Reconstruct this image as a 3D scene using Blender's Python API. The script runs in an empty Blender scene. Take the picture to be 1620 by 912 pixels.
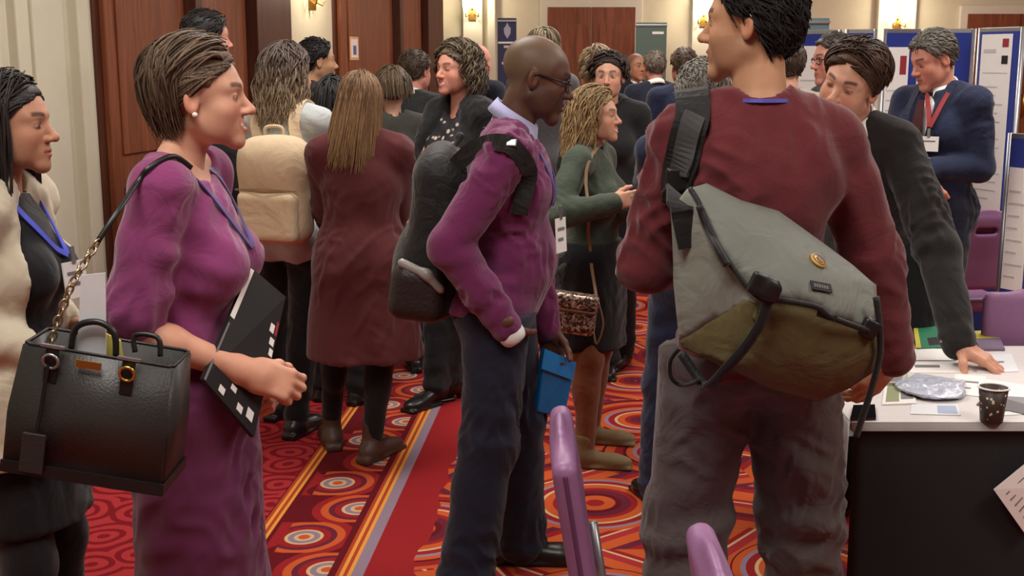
import bpy, bmesh, math, random
import numpy as np
from mathutils import Vector, Matrix
from mathutils.bvhtree import BVHTree

# ------------------------------------------------------------------ camera, light, exposure
SC = bpy.context.scene
COL = SC.collection
W, H_IMG, F = 1620.0, 912.0, 1900.0
CAM_H = 1.62
PITCH = math.atan(361.0 / F)
cam_data = bpy.data.cameras.new('camera')
cam_data.sensor_width = 36.0
cam_data.lens = 36.0 * F / W
cam_data.clip_start = 0.05
cam = bpy.data.objects.new('camera', cam_data)
COL.objects.link(cam)
cam.location = (0, 0, CAM_H)
cam.rotation_euler = (math.pi / 2 - PITCH, 0, 0)
SC.camera = cam

world = bpy.data.worlds.new('world')
SC.world = world
world.use_nodes = True
world.node_tree.nodes['Background'].inputs[0].default_value = (1.0, 0.93, 0.84, 1)
world.node_tree.nodes['Background'].inputs[1].default_value = 0.25

vs = SC.view_settings
vs.view_transform = 'Standard'
vs.look = 'None'
vs.gamma = 1.0
vs.use_curve_mapping = False
vs.exposure = 0.0

CEIL = 3.5
def area_lamp(x, y, sx, sy, power, col=(1.0, 0.955, 0.90)):
    l = bpy.data.lights.new('ceiling_light', 'AREA')
    l.shape = 'RECTANGLE'; l.size = sx; l.size_y = sy; l.energy = power; l.color = col
    o = bpy.data.objects.new('ceiling_light', l)
    COL.objects.link(o); o.location = (x, y, CEIL - 0.06)
    return o
for (lx, ly, lp) in ((-0.6, 1.2, 72), (2.6, 1.2, 62), (-0.6, 4.6, 72), (2.6, 4.6, 72), (0.9, 8.2, 72), (4.6, 7.8, 62), (1.5, 12.2, 62), (5.5, 12.0, 56)):
    area_lamp(lx, ly, 1.3, 1.3, lp)

def ray(px, py):
    a = (px - W / 2) / F; b = (py - H_IMG / 2) / F
    c, s = math.cos(PITCH), math.sin(PITCH)
    return Vector((a, c - s * b, -s - c * b))
def P(px, py, Y):
    """world point seen at pixel px,py that stands Y metres into the room"""
    r = ray(px, py)
    return Vector((0, 0, CAM_H)) + r * (Y / r.y)
def PZ(px, py, z):
    """world point at pixel px,py at height z"""
    r = ray(px, py)
    return Vector((0, 0, CAM_H)) + r * ((z - CAM_H) / r.z)

# ------------------------------------------------------------------ materials
def lin(c):
    return tuple((v / 12.92 if v <= 0.04045 else ((v + 0.055) / 1.055) ** 2.4) for v in c)
def rgb(r, g, b):
    return lin((r / 255, g / 255, b / 255)) + (1.0,)
MATS = {}
def new_mat(name):
    m = bpy.data.materials.new(name); m.use_nodes = True
    nt = m.node_tree
    return m, nt, nt.nodes['Principled BSDF']
def N(nt, t, **kw):
    n = nt.nodes.new(t)
    for k, v in kw.items():
        if k == 'inp':
            for i, x in v.items(): n.inputs[i].default_value = x
        else: setattr(n, k, v)
    return n
def cloth(name, c, rough=0.85, var=0.25, bump=0.25, scale=9.0, weave=350.0, sheen=0.15, stretch=(1, 1, 1), bdist=0.02):
    """woven fabric: broad creases and fine weave as relief, slight colour variation"""
    if name in MATS: return MATS[name]
    m, nt, b = new_mat(name)
    tc = N(nt, 'ShaderNodeTexCoord')
    mp = N(nt, 'ShaderNodeMapping'); mp.inputs['Scale'].default_value = stretch
    nt.links.new(tc.outputs['Object'], mp.inputs[0])
    n1 = N(nt, 'ShaderNodeTexNoise', inp={'Scale': scale, 'Detail': 3.0, 'Distortion': 1.4})
    n2 = N(nt, 'ShaderNodeTexNoise', inp={'Scale': weave, 'Detail': 1.0})
    nt.links.new(mp.outputs[0], n1.inputs['Vector']); nt.links.new(tc.outputs['Object'], n2.inputs['Vector'])
    mx = N(nt, 'ShaderNodeMix', data_type='RGBA')
    mx.inputs['A'].default_value = tuple(v * (1 - var) for v in c[:3]) + (1,)
    mx.inputs['B'].default_value = tuple(min(1, v * (1 + var)) for v in c[:3]) + (1,)
    av = N(nt, 'ShaderNodeMath', operation='MULTIPLY_ADD', inp={1: 0.5, 2: 0.0})
    nt.links.new(n2.outputs['Fac'], av.inputs[0])
    av2 = N(nt, 'ShaderNodeMath', operation='MULTIPLY_ADD', inp={1: 0.5})
    nt.links.new(n1.outputs['Fac'], av2.inputs[0]); nt.links.new(av.outputs[0], av2.inputs[2])
    nt.links.new(av2.outputs[0], mx.inputs['Factor'])
    nt.links.new(mx.outputs['Result'], b.inputs['Base Color'])
    bp = N(nt, 'ShaderNodeBump', inp={'Strength': min(1.0, bump * 1.6), 'Distance': bdist})
    nt.links.new(n1.outputs['Fac'], bp.inputs['Height'])
    bp2 = N(nt, 'ShaderNodeBump', inp={'Strength': 0.15, 'Distance': 0.001})
    nt.links.new(n2.outputs['Fac'], bp2.inputs['Height']); nt.links.new(bp.outputs[0], bp2.inputs['Normal'])
    nt.links.new(bp2.outputs[0], b.inputs['Normal'])
    b.inputs['Roughness'].default_value = rough
    b.inputs['Sheen Weight'].default_value = sheen
    b.inputs['Specular IOR Level'].default_value = 0.25
    MATS[name] = m
    return m
def plain(name, c, rough=0.5, metal=0.0, bump=0.05, scale=30.0, var=0.08, spec=0.5, coat=0.0, alpha=1.0, trans=0.0):
    if name in MATS: return MATS[name]
    m, nt, b = new_mat(name)
    tc = N(nt, 'ShaderNodeTexCoord')
    n1 = N(nt, 'ShaderNodeTexNoise', inp={'Scale': scale, 'Detail': 3.0})
    nt.links.new(tc.outputs['Object'], n1.inputs['Vector'])
    mx = N(nt, 'ShaderNodeMix', data_type='RGBA')
    mx.inputs['A'].default_value = tuple(v * (1 - var) for v in c[:3]) + (1,)
    mx.inputs['B'].default_value = tuple(min(1, v * (1 + var)) for v in c[:3]) + (1,)
    nt.links.new(n1.outputs['Fac'], mx.inputs['Factor'])
    nt.links.new(mx.outputs['Result'], b.inputs['Base Color'])
    if bump:
        bp = N(nt, 'ShaderNodeBump', inp={'Strength': bump, 'Distance': 0.01})
        nt.links.new(n1.outputs['Fac'], bp.inputs['Height']); nt.links.new(bp.outputs[0], b.inputs['Normal'])
    b.inputs['Roughness'].default_value = rough; b.inputs['Metallic'].default_value = metal
    b.inputs['Specular IOR Level'].default_value = spec; b.inputs['Coat Weight'].default_value = coat
    b.inputs['Alpha'].default_value = alpha; b.inputs['Transmission Weight'].default_value = trans
    MATS[name] = m
    return m
def skin_mat():
    if 'skin' in MATS: return MATS['skin']
    m, nt, b = new_mat('skin')
    at = N(nt, 'ShaderNodeAttribute', attribute_name='Col')
    tc = N(nt, 'ShaderNodeTexCoord')
    n1 = N(nt, 'ShaderNodeTexNoise', inp={'Scale': 45.0, 'Detail': 4.0})
    nt.links.new(tc.outputs['Object'], n1.inputs['Vector'])
    mr = N(nt, 'ShaderNodeMapRange', inp={'To Min': 0.88, 'To Max': 1.1})
    nt.links.new(n1.outputs['Fac'], mr.inputs['Value'])
    mx = N(nt, 'ShaderNodeMix', data_type='RGBA', blend_type='MULTIPLY', inp={'Factor': 1.0})
    nt.links.new(at.outputs['Color'], mx.inputs['A']); nt.links.new(mr.outputs[0], mx.inputs['B'])
    nt.links.new(mx.outputs['Result'], b.inputs['Base Color'])
    b.inputs['Roughness'].default_value = 0.5
    b.inputs['Specular IOR Level'].default_value = 0.4
    b.inputs['Subsurface Weight'].default_value = 0.0
    MATS['skin'] = m
    return m
def hair_mat(kind='hair', rough=0.5):
    if kind in MATS: return MATS[kind]
    m, nt, b = new_mat(kind)
    at = N(nt, 'ShaderNodeAttribute', attribute_name='Col')
    tc = N(nt, 'ShaderNodeTexCoord')
    mp = N(nt, 'ShaderNodeMapping'); mp.inputs['Scale'].default_value = (160, 160, 14)
    nt.links.new(tc.outputs['Object'], mp.inputs[0])
    n1 = N(nt, 'ShaderNodeTexNoise', inp={'Scale': 1.0, 'Detail': 3.0, 'Distortion': 1.0})
    nt.links.new(mp.outputs[0], n1.inputs['Vector'])
    mr = N(nt, 'ShaderNodeMapRange', inp={'From Min': 0.3, 'From Max': 0.7, 'To Min': 0.6, 'To Max': 1.35})
    nt.links.new(n1.outputs['Fac'], mr.inputs['Value'])
    mx = N(nt, 'ShaderNodeMix', data_type='RGBA', blend_type='MULTIPLY', inp={'Factor': 1.0})
    nt.links.new(at.outputs['Color'], mx.inputs['A']); nt.links.new(mr.outputs[0], mx.inputs['B'])
    nt.links.new(mx.outputs['Result'], b.inputs['Base Color'])
    bp = N(nt, 'ShaderNodeBump', inp={'Strength': 0.5, 'Distance': 0.004})
    nt.links.new(n1.outputs['Fac'], bp.inputs['Height']); nt.links.new(bp.outputs[0], b.inputs['Normal'])
    b.inputs['Roughness'].default_value = rough
    b.inputs['Specular IOR Level'].default_value = 0.32
    MATS[kind] = m
    return m

# ------------------------------------------------------------------ objects and tags
def link(o, parent=None):
    COL.objects.link(o)
    if parent: o.parent = parent
    return o
def tag(o, label=None, cat=None, group=None, kind=None):
    if label: o['label'] = label
    if cat: o['category'] = cat
    if group: o['group'] = group
    if kind: o['kind'] = kind
    return o
def empty(name, loc, rz=0.0, label=None, cat=None, group=None):
    o = bpy.data.objects.new(name, None); o.empty_display_size = 0.1
    link(o); o.location = loc; o.rotation_euler = (0, 0, rz)
    return tag(o, label, cat, group)
def mesh_np(name, V, Fq, mat, parent=None, col=None, smooth=True):
    """one mesh object from arrays (faces: quads or triangles in one array)"""
    V = np.asarray(V, np.float32); Fq = np.asarray(Fq, np.int32)
    me = bpy.data.meshes.new(name)
    k = Fq.shape[1]
    me.vertices.add(len(V)); me.vertices.foreach_set('co', V.ravel())
    me.loops.add(Fq.size); me.loops.foreach_set('vertex_index', Fq.ravel())
    me.polygons.add(len(Fq))
    me.polygons.foreach_set('loop_start', np.arange(0, Fq.size, k, dtype=np.int32))
    me.polygons.foreach_set('use_smooth', np.full(len(Fq), smooth))
    me.update(calc_edges=True)
    me.validate()
    if col is not None:
        a = me.color_attributes.new('Col', 'FLOAT_COLOR', 'POINT')
        c = np.ones((len(V), 4), np.float32); c[:, :3] = col
        a.data.foreach_set('color', c.ravel())
    me.materials.append(mat)
    o = bpy.data.objects.new(name, me)
    return link(o, parent)
class MB:
    """collects simple solid shapes into one bmesh"""
    def __init__(s): s.bm = bmesh.new()
    def box(s, c, size, rot=None, bevel=0.0):
        M = Matrix.Translation(Vector(c)) @ ((rot.to_4x4() if rot else Matrix.Identity(4))) @ Matrix.Diagonal((*size, 1))
        r = bmesh.ops.create_cube(s.bm, size=1.0, matrix=M)
        if bevel:
            es = list({e for v in r['verts'] for e in v.link_edges})
            bmesh.ops.bevel(s.bm, geom=es, offset=bevel, segments=2, affect='EDGES', profile=0.5)
        return s
    def tube(s, pts, r, n=8, cap=True, closed=False):
        pts = [Vector(p) for p in pts]; rr = r if isinstance(r, (list, tuple)) else [r] * len(pts)
        rings = []; prev = None
        m = len(pts)
        for i, p in enumerate(pts):
            if closed: t = pts[(i + 1) % m] - pts[i - 1]
            else: t = pts[min(i + 1, m - 1)] - pts[max(i - 1, 0)]
            t.normalize()
            u = prev - t * prev.dot(t) if prev is not None else t.orthogonal()
            if u.length < 1e-5: u = t.orthogonal()
            u.normalize(); prev = u; w = t.cross(u)
            rings.append([s.bm.verts.new(p + (u * math.cos(a) + w * math.sin(a)) * rr[i]) for a in [2 * math.pi * k / n for k in range(n)]])
        for i in range(m if closed else m - 1):
            A, B = rings[i], rings[(i + 1) % m]
            for k in range(n): s.bm.faces.new((A[k], A[(k + 1) % n], B[(k + 1) % n], B[k]))
        if cap and not closed:
            s.bm.faces.new(rings[0][::-1]); s.bm.faces.new(rings[-1])
        return s
    def ribbon(s, pts, nrm, w, t, closed=False):
        """flat strap along pts; nrm: outward normals; w width (number or list), t thickness"""
        pts = [Vector(p) for p in pts]; m = len(pts); rings = []
        for i, p in enumerate(pts):
            if closed: d = pts[(i + 1) % m] - pts[i - 1]
            else: d = pts[min(i + 1, m - 1)] - pts[max(i - 1, 0)]
            d.normalize()
            n = Vector(nrm[i] if isinstance(nrm, (list, tuple)) and not isinstance(nrm[0], (int, float)) else nrm)
            n = (n - d * n.dot(d)).normalized(); b = d.cross(n)
            ww = (w[i] if isinstance(w, (list, tuple)) else w) / 2; h = t / 2
            rings.append([s.bm.verts.new(p + b * x * ww + n * y * h) for x, y in ((-1, -1), (1, -1), (1, 1), (-1, 1))])
        for i in range(m if closed else m - 1):
            A, B = rings[i], rings[(i + 1) % m]
            for k in range(4): s.bm.faces.new((A[k], A[(k + 1) % 4], B[(k + 1) % 4], B[k]))
        if not closed:
            s.bm.faces.new(rings[0][::-1]); s.bm.faces.new(rings[-1])
        return s
    def prism(s, poly, h0, h1, M=None):
        """outline in local xy extruded from z=h0 to h1, placed by matrix M"""
        M = M or Matrix.Identity(4)
        a = [s.bm.verts.new(M @ Vector((x, y, h0))) for x, y in poly]
        b = [s.bm.verts.new(M @ Vector((x, y, h1))) for x, y in poly]
        n = len(poly)
        s.bm.faces.new(a[::-1]); s.bm.faces.new(b)
        for i in range(n): s.bm.faces.new((a[i], a[(i + 1) % n], b[(i + 1) % n], b[i]))
        return s
    def lathe(s, prof, c=(0, 0, 0), n=24, M=None):
        M = M or Matrix.Translation(Vector(c))
        rings = [[s.bm.verts.new(M @ Vector((r * math.cos(2 * math.pi * k / n), r * math.sin(2 * math.pi * k / n), z))) for k in range(n)] for r, z in prof]
        for A, B in zip(rings, rings[1:]):
            for k in range(n): s.bm.faces.new((A[k], A[(k + 1) % n], B[(k + 1) % n], B[k]))
        s.bm.faces.new(rings[0][::-1]); s.bm.faces.new(rings[-1])
        return s
    def build(s, name, mat, parent=None, smooth=False):
        bmesh.ops.recalc_face_normals(s.bm, faces=s.bm.faces[:])
        me = bpy.data.meshes.new(name); s.bm.to_mesh(me); s.bm.free()
        if smooth: me.polygons.foreach_set('use_smooth', [True] * len(me.polygons))
        me.materials.append(mat)
        return link(bpy.data.objects.new(name, me), parent)

# ------------------------------------------------------------------ smooth solids (distance fields)
A3 = lambda *v: np.array(v, np.float32)
def nrmz(v):
    v = np.asarray(v, np.float64); return v / max(1e-9, np.linalg.norm(v))
class Cap:
    """tapered limb from a to b; u,e: widening e along axis u"""
    def __init__(s, a, b, ra, rb, u=None, e=1.0, k=0.02, op='u'):
        s.a = np.asarray(a, np.float64); s.b = np.asarray(b, np.float64); s.ra = ra; s.rb = rb
        s.u = None if u is None else nrmz(u); s.e = e; s.k = k; s.op = op
    def bb(s):
        r = max(s.ra, s.rb) * max(1, s.e)
        return np.minimum(s.a, s.b) - r, np.maximum(s.a, s.b) + r
    def d(s, X, Y, Z):
        ab = s.b - s.a; L2 = max(1e-9, float(ab @ ab))
        x = X - s.a[0]; y = Y - s.a[1]; z = Z - s.a[2]
        dt = x * ab[0] + y * ab[1] + z * ab[2]
        t = np.clip(dt / L2, 0, 1)
        q2 = x * x + y * y + z * z - 2 * t * dt + t * t * L2
        if s.u is not None and s.e != 1.0:
            qu = x * s.u[0] + y * s.u[1] + z * s.u[2] - t * float(ab @ s.u)
            q2 = q2 + qu * qu * (1.0 / (s.e * s.e) - 1.0)
        return np.sqrt(np.maximum(q2, 1e-10)) - (s.ra + (s.rb - s.ra) * t)
class Ell:
    def __init__(s, c, r, R=None, k=0.02, op='u'):
        s.c = np.asarray(c, np.float64); s.r = np.asarray(r, np.float64); s.R = np.eye(3) if R is None else np.asarray(R, np.float64); s.k = k; s.op = op
    def bb(s):
        e = np.abs(s.R) @ s.r
        return s.c - e, s.c + e
    def loc(s, X, Y, Z):
        x = X - s.c[0]; y = Y - s.c[1]; z = Z - s.c[2]
        return [x * s.R[0, i] + y * s.R[1, i] + z * s.R[2, i] for i in range(3)]
    def d(s, X, Y, Z):
        l = s.loc(X, Y, Z)
        a = sum((l[i] / s.r[i]) ** 2 for i in range(3)); b = sum((l[i] / s.r[i] ** 2) ** 2 for i in range(3))
        k0 = np.sqrt(a); k1 = np.sqrt(np.maximum(b, 1e-9))
        return k0 * (k0 - 1) / np.maximum(k1, 1e-6)
class Box(Ell):
    def __init__(s, c, half, rad, R=None, k=0.02, op='u'):
        Ell.__init__(s, c, np.asarray(half) , R, k, op); s.rad = rad
    def d(s, X, Y, Z):
        l = s.loc(X, Y, Z)
        q = [np.abs(l[i]) - (s.r[i] - s.rad) for i in range(3)]
        o = np.sqrt(sum(np.maximum(v, 0) ** 2 for v in q))
        return o + np.minimum(np.maximum(np.maximum(q[0], q[1]), q[2]), 0) - s.rad
class Fun:
    """any change of the whole field: f(D, X, Y, Z) -> D"""
    def __init__(s, f): s.f = f; s.op = 'f'
def half(c, n, k=0.0):
    """keep the side of the plane against n"""
    c = np.asarray(c, np.float64); n = nrmz(n)
    return Fun(lambda D, X, Y, Z: np.maximum(D, (X - c[0]) * n[0] + (Y - c[1]) * n[1] + (Z - c[2]) * n[2]))
def surf(prims, h, pad=0.0):
    """surface-nets mesh of the smooth union of prims"""
    bbs = [p.bb() for p in prims if p.op == 'u']
    lo = np.min([b[0] for b in bbs], 0) - 3 * h - pad; hi = np.max([b[1] for b in bbs], 0) + 3 * h + pad
    n = np.ceil((hi - lo) / h).astype(int) + 1
    ax = [(lo[i] + h * np.arange(n[i])).astype(np.float32) for i in range(3)]
    D = np.full(n, 0.25, np.float32)
    for p in prims:
        if p.op == 'f':
            D = p.f(D, ax[0][:, None, None], ax[1][None, :, None], ax[2][None, None, :]).astype(np.float32); continue
        b0, b1 = p.bb(); m = p.k * 1.2 + 2.5 * h
        i0 = np.clip(np.floor((b0 - m - lo) / h).astype(int), 0, n); i1 = np.clip(np.ceil((b1 + m - lo) / h).astype(int) + 1, 0, n)
        if np.any(i1 <= i0): continue
        sl = tuple(slice(i0[i], i1[i]) for i in range(3))
        d = p.d(ax[0][sl[0]][:, None, None], ax[1][sl[1]][None, :, None], ax[2][sl[2]][None, None, :]).astype(np.float32)
        o = D[sl]
        if p.op == 'u':
            hh = np.maximum(p.k - np.abs(o - d), 0) / max(p.k, 1e-6)
            D[sl] = np.minimum(o, d) - hh * hh * p.k * 0.25
        elif p.op == 's':
            d = -d
            hh = np.maximum(p.k - np.abs(o - d), 0) / max(p.k, 1e-6)
            D[sl] = np.maximum(o, d) + hh * hh * p.k * 0.25
    D[0] = D[-1] = 0.25; D[:, 0] = D[:, -1] = 0.25; D[:, :, 0] = D[:, :, -1] = 0.25
    S = D < 0
    c = S[:-1, :-1, :-1].astype(np.int8)
    tot = np.zeros(np.array(S.shape) - 1, np.int8)
    offs = [(i, j, k) for i in (0, 1) for j in (0, 1) for k in (0, 1)]
    sl = lambda o: tuple(slice(o[a], S.shape[a] - 1 + o[a]) for a in range(3))
    for o in offs: tot += S[sl(o)]
    act = (tot > 0) & (tot < 8)
    I = np.argwhere(act)
    if len(I) == 0: return np.zeros((0, 3), np.float32), np.zeros((0, 4), np.int32)
    idx = np.full(act.shape, -1, np.int32); idx[act] = np.arange(len(I))
    acc = np.zeros((len(I), 3), np.float64); cnt = np.zeros(len(I))
    val = {o: D[I[:, 0] + o[0], I[:, 1] + o[1], I[:, 2] + o[2]].astype(np.float64) for o in offs}
    for a in offs:
        for x in range(3):
            if a[x] == 0:
                b = list(a); b[x] = 1; b = tuple(b)
                va, vb = val[a], val[b]; m = (va < 0) != (vb < 0)
                t = np.where(m, va / np.where(m, va - vb, 1), 0)
                pos = np.array(a, float)[None, :] + np.outer(t, np.eye(3)[x])
                acc[m] += pos[m]; cnt[m] += 1
    V = lo + h * (I + acc / cnt[:, None])
    Q = []
    for x in range(3):
        y, z = (x + 1) % 3, (x + 2) % 3
        s0 = [slice(None)] * 3; s1 = [slice(None)] * 3
        s0[x] = slice(0, -1); s1[x] = slice(1, None)
        E = S[tuple(s0)] != S[tuple(s1)]
        e = np.argwhere(E)
        ok = (e[:, y] > 0) & (e[:, z] > 0) & (e[:, y] < act.shape[y]) & (e[:, z] < act.shape[z])
        e = e[ok]
        def cell(dy, dz):
            q = e.copy(); q[:, y] += dy; q[:, z] += dz
            return idx[q[:, 0], q[:, 1], q[:, 2]]
        q = np.stack([cell(-1, -1), cell(0, -1), cell(0, 0), cell(-1, 0)], 1)
        ins = S[e[:, 0], e[:, 1], e[:, 2]]
        q[~ins] = q[~ins][:, ::-1]
        Q.append(q)
    Q = np.concatenate(Q)
    Q = Q[(Q >= 0).all(1)]
    return V.astype(np.float32), Q.astype(np.int32)
def vnormals(V, Q):
    n = np.cross(V[Q[:, 2]] - V[Q[:, 0]], V[Q[:, 3]] - V[Q[:, 1]])
    vn = np.zeros_like(V)
    for i in range(4): np.add.at(vn, Q[:, i], n)
    return vn / np.maximum(np.linalg.norm(vn, axis=1, keepdims=True), 1e-9)
def relax(V, Q, it=1, lam=0.5):
    for _ in range(it):
        s = np.zeros_like(V); c = np.zeros(len(V), np.float32)
        for i in range(4):
            j = (i + 1) % 4
            np.add.at(s, Q[:, i], V[Q[:, j]]); np.add.at(c, Q[:, i], 1)
            np.add.at(s, Q[:, j], V[Q[:, i]]); np.add.at(c, Q[:, j], 1)
        V = V + lam * (s / np.maximum(c, 1)[:, None] - V)
    return V
def wav(V, freq, seed=0, n=6, st=(1, 1, 1)):
    """cheap smooth 3-D noise, about -1..1"""
    r = np.random.RandomState(seed); o = np.zeros(len(V))
    X = V * np.array(st)
    w = np.stack([np.sin(X @ (r.normal(size=3) * freq * 0.6) + r.uniform(0, 6.3)) for _ in range(3)], 1)
    X = X + w * (0.6 / freq)
    for _ in range(n): o += np.sin(X @ (nrmz(r.normal(size=3)) * freq * r.uniform(0.7, 1.6)) + r.uniform(0, 6.3))
    return o / n * 1.4
# ------------------------------------------------------------------ people
def rot(ax, a):
    c, s = math.cos(a), math.sin(a)
    return np.array({'x': [[1, 0, 0], [0, c, -s], [0, s, c]], 'y': [[c, 0, s], [0, 1, 0], [-s, 0, c]], 'z': [[c, -s, 0], [s, c, 0], [0, 0, 1]]}[ax])
def sstep(a, b, x):
    t = np.clip((x - a) / (b - a), 0, 1); return t * t * (3 - 2 * t)
def head_prims(sex='m', smile=0.5, jaw=1.0, nose=1.0, k=1.0, ear=True):
    m = sex == 'm'; jw = (0.052 if m else 0.047) * jaw
    ch = 0.016 if m else 0.013
    cz = -0.112 if m else -0.106
    p = [Ell((0, -0.018, 0.036), (0.075, 0.096, 0.086), k=0.02),
         Ell((0, 0.022, 0.02), (0.066, 0.068, 0.075), k=0.03),
         Ell((0, 0.034, -0.04), (0.054 * jaw, 0.058, 0.066), k=0.03)]
    for sx in (-1, 1):
        p += [Cap((sx * jw, -0.008, -0.055), (sx * 0.014, 0.074, cz + 0.008), 0.017, 0.014, k=0.03),
              Cap((sx * 0.012, 0.085, 0.026 if m else 0.028), (sx * 0.046, 0.062, 0.024), 0.009 if m else 0.006, 0.007, k=0.022),
              Ell((sx * 0.040, 0.054, -0.028), (0.021 + 0.004 * smile, 0.023, 0.022), k=0.028),
              Ell((sx * 0.040, 0.036, -0.060), (0.021, 0.030, 0.034), k=0.03)]
    p += [Ell((0, 0.078, cz), (0.018, 0.015, ch), k=0.022),
          Ell((0, 0.079, -0.066), (0.027, 0.017, 0.024), k=0.018)]
    for sx in (-1, 1):   # eye sockets, then the lids over the eyeballs
        p += [Ell((sx * 0.032, 0.098, 0.004), (0.019, 0.013, 0.011), k=0.014, op='s'),
              Ell((sx * 0.031, 0.0755, 0.003), (0.0145, 0.0128, 0.0115), k=0.005)]
    nl = 0.013 * nose
    p += [Cap((0, 0.083, 0.014), (0, 0.098 + nl, -0.026), 0.0075, 0.0105, k=0.014),
          Ell((0, 0.1 + nl, -0.031), (0.0115, 0.010, 0.0095), k=0.008)]
    for sx in (-1, 1):
        p += [Ell((sx * 0.0125, 0.094 + nl * 0.5, -0.034), (0.0075, 0.0105, 0.0075), k=0.008)]
        cxm = 0.02 + 0.007 * smile; czm = -0.066 + 0.009 * smile
        p += [Cap((0, 0.097, -0.0615), (sx * cxm, 0.082 - 0.004 * smile, czm), 0.0052, 0.003, k=0.007),
              Cap((0, 0.0955, -0.0725 - 0.003 * smile), (sx * cxm, 0.081 - 0.004 * smile, czm - 0.002), 0.0062, 0.003, k=0.007)]
    p += [Cap((-0.024, 0.099, -0.0675), (0.024, 0.099, -0.0675), 0.0018, 0.0018, k=0.005, op='s')]
    if ear:
        for sx in (-1, 1):
            R = rot('z', sx * 0.45) @ rot('y', sx * -0.12)
            p += [Ell((sx * 0.0785, -0.012, -0.006), (0.0085, 0.0185, 0.031), R, k=0.006),
                  Ell((sx * 0.0875, -0.006, -0.004), (0.0075, 0.0095, 0.017), R, k=0.006, op='s')]
    return p
def head_colors(V, skin, sex, smile, hair, stubble=0.0, scalp=None, lip=None, brow=0.8, eyes='open'):
    skin = np.array(skin[:3]); n = len(V)
    C = np.tile(skin, (n, 1)).astype(np.float64)
    def mixc(mask, c):
        m = np.clip(mask, 0, 1)[:, None]; C[:] = C * (1 - m) + np.array(c[:3])[None] * m
    x, y, z = V[:, 0], V[:, 1], V[:, 2]; ax = np.abs(x)
    front = sstep(0.02, 0.05, y)
    rosy = skin * np.array([1.05, 0.78, 0.74])
    mixc(0.55 * np.exp(-((ax - 0.042) ** 2 + (z + 0.03) ** 2) / 0.022 ** 2) * front, rosy)
    mixc(0.6 * np.exp(-((ax) ** 2 + (z + 0.03) ** 2) / 0.014 ** 2) * sstep(0.095, 0.105, y), rosy)
    mixc(0.6 * sstep(0.075, 0.085, ax) * (y < 0.02), rosy)
    if scalp is not None:   # close-cropped hair on the scalp
        zl = np.interp(y, [-0.12, -0.045, -0.03, 0.03, 0.05, 0.07], [-0.06, -0.05, 0.02, 0.03, 0.07, 0.10])
        mixc(0.8 * sstep(-0.03, 0.03, z - zl), scalp)
    if stubble > 0:
        mm = sstep(0.012, -0.05, z - 0.3 * (0.03 - y)) * sstep(-0.05, 0.0, y) * sstep(-0.13, -0.06, z)
        mixc(stubble * mm * (z < -0.025), np.array(hair[:3]) * 0.6 + skin * 0.25)
    cxm = 0.02 + 0.007 * smile; zc = -0.067 + 0.009 * smile * np.clip(ax / cxm, 0, 1) ** 2
    lipc = np.array(lip[:3]) if lip is not None else skin * np.array([0.86, 0.5, 0.5])
    inm = sstep(cxm + 0.004, cxm - 0.002, ax) * sstep(0.07, 0.078, y)
    th = (0.008 + 0.005 * smile) * np.sqrt(np.clip(1 - (ax / (cxm + 0.004)) ** 2, 0, 1)) + 0.001
    mixc(0.85 * inm * sstep(th * 1.25, th * 0.8, np.abs(z - zc + 0.0005)), lipc)
    if smile > 0.6: mixc(inm * sstep(0.0045, 0.003, np.abs(z - zc)) * (ax < cxm * 0.85), (0.75, 0.70, 0.64))
    else: mixc(0.75 * inm * sstep(0.0022, 0.001, np.abs(z - zc)), lipc * 0.3)
    # brows
    bz = 0.0285 + 0.004 * np.sin(np.clip((ax - 0.012) / 0.036, 0, 1) * 2.4)
    bm = sstep(0.012, 0.017, ax) * sstep(0.054, 0.046, ax) * sstep(0.0075, 0.0035, np.abs(z - bz)) * sstep(0.045, 0.055, y)
    mixc(brow * bm, np.array(hair[:3]) * 0.55)
    # eyes
    ex = (ax - 0.031); op = 0.0062 if eyes == 'open' else 0.003
    ez = z - 0.002 + 0.03 * 0
    ah = op * np.sqrt(np.clip(1 - (ex / 0.0145) ** 2, 0, 1))
    em = (np.abs(ex) < 0.0145) & (y > 0.06)
    lash = em & (np.abs(ez) < ah + 0.0042) & (ez > -ah - 0.0018)
    mixc(lash * 0.85, skin * 0.14)
    wm = em & (np.abs(ez) < ah)
    mixc(wm * 0.9, np.minimum(skin * 1.0 + 0.08, 0.5))
    im = wm & (np.abs(ex) < 0.007)
    mixc(im * 0.95, (0.03, 0.02, 0.015))
    mixc(0.35 * np.exp(-(ex / 0.016) ** 2 - ((z - 0.004) / 0.011) ** 2) * (y > 0.05), skin * np.array([0.75, 0.55, 0.5]))
    return C
def tubes(Pth, R, n=5):
    """many tapered tubes: Pth (k,m,3), R (k,m)"""
    k, m, _ = Pth.shape
    T = np.gradient(Pth, axis=1); T /= np.maximum(np.linalg.norm(T, axis=2, keepdims=True), 1e-9)
    ref = np.where(np.abs(T[..., :1]) < 0.8, np.array([1.0, 0, 0]), np.array([0, 1.0, 0]))
    U = np.cross(T, ref); U /= np.maximum(np.linalg.norm(U, axis=2, keepdims=True), 1e-9); Wv = np.cross(T, U)
    a = np.linspace(0, 2 * np.pi, n, endpoint=False)
    V = Pth[:, :, None] + R[:, :, None, None] * (U[:, :, None] * np.cos(a)[None, None, :, None] + Wv[:, :, None] * np.sin(a)[None, None, :, None])
    i = np.arange(k * m * n).reshape(k, m, n)
    A = i[:, :-1]; B = i[:, 1:]
    Q = np.stack([A, np.roll(A, -1, 2), np.roll(B, -1, 2), B], -1).reshape(-1, 4)
    return V.reshape(-1, 3), Q
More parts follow.
